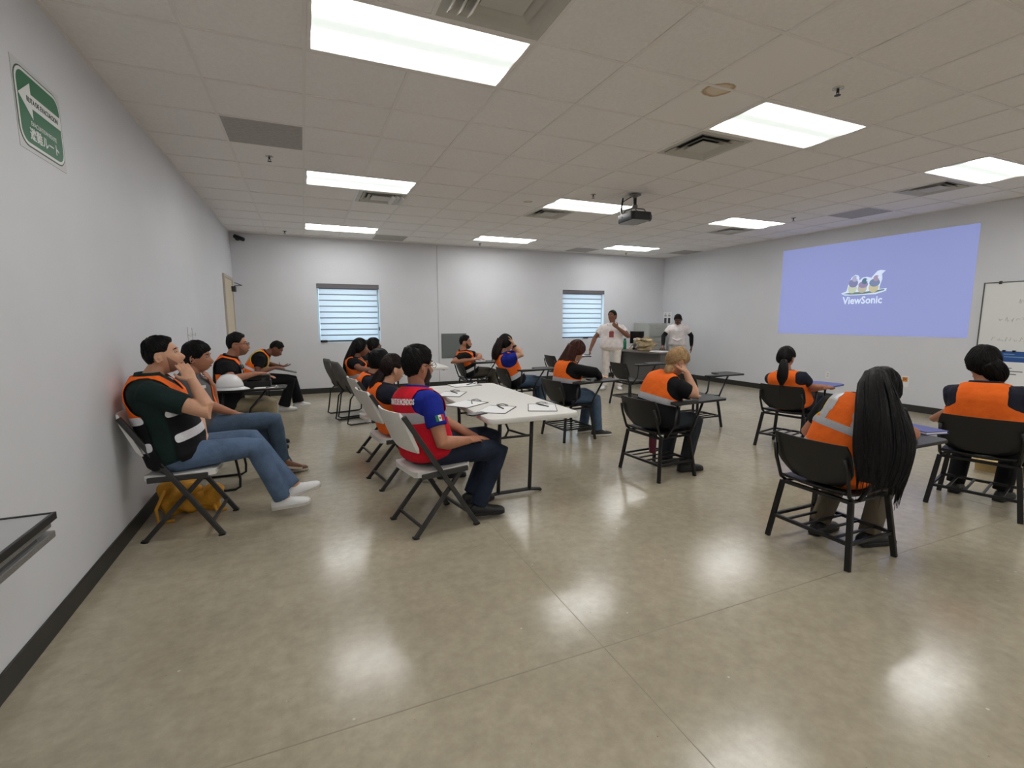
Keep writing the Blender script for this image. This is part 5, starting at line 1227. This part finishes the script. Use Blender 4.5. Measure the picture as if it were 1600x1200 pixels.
# 14 woman with ponytail
y = 3.63
Person('woman with a black ponytail in an orange vest beside the blue-topped tablet', base=(4.95, y), pel=(4.94, y, .515), tyaw=.2, neck=AX(1228, 584, 4.87), head=AX(1228, 560, 4.88), hpitch=-3, fem=1, w=1.05, slouch=.03,
  arms={'R': (AX(1268, 606, 5.02), AZ(1290, 605, .755), (.9, .15, -.05), (0, 0, -1), 24), 'L': ((5.0, 3.95, .74), (5.2, 3.8, .68), (.8, -.4, 0), (0, 0, -1), 20)}, legs=seat_legs(4.94, y, knee=.45), skin='tan', hair=('tied', H_BLACK, .018),
  locks=[([(TW(1225, 563, y, .19), .028, .025), (TW(1224, 575, y, .24), .046, .035), (TW(1222, 590, y, .25), .05, .03), (TW(1221, 602, y, .25), .012, .01)], H_BLACK)], collarm=cloth('neck_gaiter', (70, 72, 78)), shirt=C_NAVY, vest=dict(V_E, strap=.14, stripes=[]), pants=J_DARK, shoes=S_BLACK)
# 15 woman with very long black hair
y = 1.88
Person('woman with very long loose black hair in an orange vest with yellow binding', base=(3.0, y), near=1, pel=(2.98, y, .51), tyaw=.06, neck=AY(1350, 628, 1.80), head=AY(1372, 612, 1.74), hpitch=-36, hyaw=-6, fem=1, w=.98, bulk=.05, slouch=.05, troll=.1, ak=1.05,
  arms={'L': (AX(1263, 674, 3.06), (3.30, 2.12, .735), (.7, -.7, 0), (0, 0, -1), 20), 'R': ((3.26, 1.62, .76), (3.46, 1.74, .71), (.5, .8, 0), (0, 0, -1), 20)},
  legs={'R': ((3.37, 1.78, .5), (3.24, 1.78, .09), (1, -.2, 0)), 'L': ((3.35, 2.02, .5), (3.12, 2.02, .09), (1, .1, 0))}, skin='tan', hair=('full', H_BLACK, .03), lockax=(-.48, .87, 0), nstr=160,
  locks=[([(AY(1367, 586, 1.70), .055, .06), (AY(1368, 612, 1.65), .085, .085), (AY(1374, 650, 1.58), .108, .07), (AY(1378, 690, 1.54), .125, .055), (AY(1376, 725, 1.52), .115, .04), (AY(1370, 758, 1.51), .085, .015)], H_BLACK),
         ([(AY(1400, 640, 1.55), .045, .045), (AY(1412, 690, 1.52), .05, .04), (AY(1410, 735, 1.50), .032, .025), (AY(1404, 772, 1.50), .012, .008)], H_BLACK)],
  shirt=C_BLACK, vest=V_B, pants=P_BROWN, shoes=S_BLACK)
# 16 woman on the right edge
y = 1.86
Person('woman with curly dark tied-back hair in an orange vest below the whiteboard', base=(4.68, y), near=1, pel=(4.69, y, .515), tyaw=.24, neck=AX(1541, 599, 4.63), head=AX(1535, 570, 4.66), hyaw=14, hpitch=-4, fem=1, w=1.08, d=1.12, bulk=.3, slouch=.03, ak=1.12,
  arms={'L': (AX(1497, 640, 4.70), AX(1458, 654, 4.92), (.9, .25, -.1), (0, 0, -1), 26), 'R': ((4.86, 1.5, .76), (5.1, 1.6, .73), (.9, .2, 0), (0, 0, -1), 20)},
  legs={'R': ((5.12, 1.84, .5), (5.02, 1.84, .09), (1, .1, 0)), 'L': ((5.06, 2.12, .5), (4.93, 2.10, .09), (1, .3, 0))}, skin='tan', hair=('tied', H_BLACK, .03), lockax=(-.48, .87, 0), nstr=90,
  locks=[([(TW(1546, 566, y, .06), .05, .05), (TW(1553, 577, y, .11), .066, .055), (TW(1558, 588, y, .14), .06, .05), (TW(1561, 598, y, .15), .022, .02)], H_BLACK)], shirt=C_NAVY, vest=V_F, pants=P_BLACK, shoes=S_BLACK)
# 17 standing woman in white
def badge(s, r, H, J):
    m_ = mat('lanyard_red', (120, 44, 44), .6); N_ = s.vpt(.95, .5, .02); M_ = s.vpt(.95, -.5, .02); Cn = s.vpt(.6, 0, .024)
    MB().tube([N_, (N_+Cn)/2+s.lat*.0, Cn], .006, 6).tube([M_, (M_+Cn)/2, Cn], .006, 6).build('lanyard', m_, s.root)
    f = unit(np.cross(s.lat, s.tan(.55))); MB().box(s.vpt(.5, 0, .03), (.004, .09, .12), R=frame_from(math.atan2(f[1], f[0]), 0, 0)).build('badge', mat('badge_red', (150, 70, 72), .5), s.root)
yw = math.radians(-128)
sx0, sy0 = 5.80, 8.30
Fw = A3(math.cos(yw), math.sin(yw), 0); Lt = A3(-math.sin(yw), math.cos(yw), 0); O = A3(sx0, sy0, 0)
def st(f, l, z): return O+Fw*f+Lt*l+A3(0, 0, z)
Person('standing woman in white uniform with a red badge, one hand raised to her chin', base=(sx0, sy0), pel=st(0, 0, .87), tyaw=yw, neck=st(0, 0, 1.345), head=st(.03, 0, 1.495), hyaw=-28, hpitch=4, fem=1, w=1.16, d=1.2, bulk=.12, slouch=.0, ak=1.1,
  arms={'R': (st(.03, -.34, 1.06), AY(922, 547, 8.36), A3(-.15, -.1, -1), Lt, 16), 'L': (st(.14, .33, 1.10), st(.22, .12, 1.27), A3(0, 0, 0)+(-Lt*.8+A3(0, 0, .7)), -Fw, 40)},
  legs={'R': (st(.02, -.11, .47), st(0, -.13, .09), Fw-Lt*.3), 'L': (st(.02, .11, .47), st(-.02, .16, .09), Fw+Lt*.3)}, skin='brown', hair=('tied', H_BLACK, .012), shirt=C_WH, pants=C_WHP, shoes=S_WHITE, extra=[badge], flare=.02,
  locks=[([(st(-.11, 0, 1.54), .02, .02), (st(-.13, 0, 1.52), .04, .035), (st(-.13, 0, 1.48), .035, .03), (st(-.12, 0, 1.45), .01, .01)], H_BLACK)], nstr=14)
# 18 standing man in white
yw = math.radians(-135); O = A3(7.72, 8.52, 0)
Fw = A3(math.cos(yw), math.sin(yw), 0); Lt = A3(-math.sin(yw), math.cos(yw), 0)
def knot(s, r, H, J):
    c = s.vpt(.16, 0, .03)
    for q in (-1, 1): MB().tube([c, c+s.lat*q*.06+A3(0, 0, .03), c+s.lat*q*.11+A3(0, 0, .05)], [.016, .022, .008], 8).build('waist_knot', C_WH, s.root)
Person('standing man in white with black under-sleeves looking down at the grey desk', base=(7.72, 8.52), pel=st(-.03, 0, .87), tyaw=yw, neck=st(.03, 0, 1.33), head=st(.12, 0, 1.425), hpitch=-42, hyaw=-6, w=1.02, d=1.05, slouch=.03,
  arms={'R': (st(.06, -.30, 1.06), AY(1036, 541, 8.45)+A3(0, 0, .0), A3(-.5, -.2, -.4), (0, 0, -1), 16), 'L': (st(-.06, .29, 1.06), st(-.02, .30, .83), A3(0, 0, -1), -Lt, 20)},
  legs={'R': (st(0, -.1, .47), st(-.03, -.1, .09), Fw-Lt*.15), 'L': (st(0, .1, .47), st(-.03, .1, .09), Fw+Lt*.15)}, skin='dark', hair=('fade', H_BLACK, .012), shirt=C_WH, under=C_BLACK, pants=C_WHP, shoes=S_WHITE, extra=[knot])

bpy.data.scenes.remove(TMP)
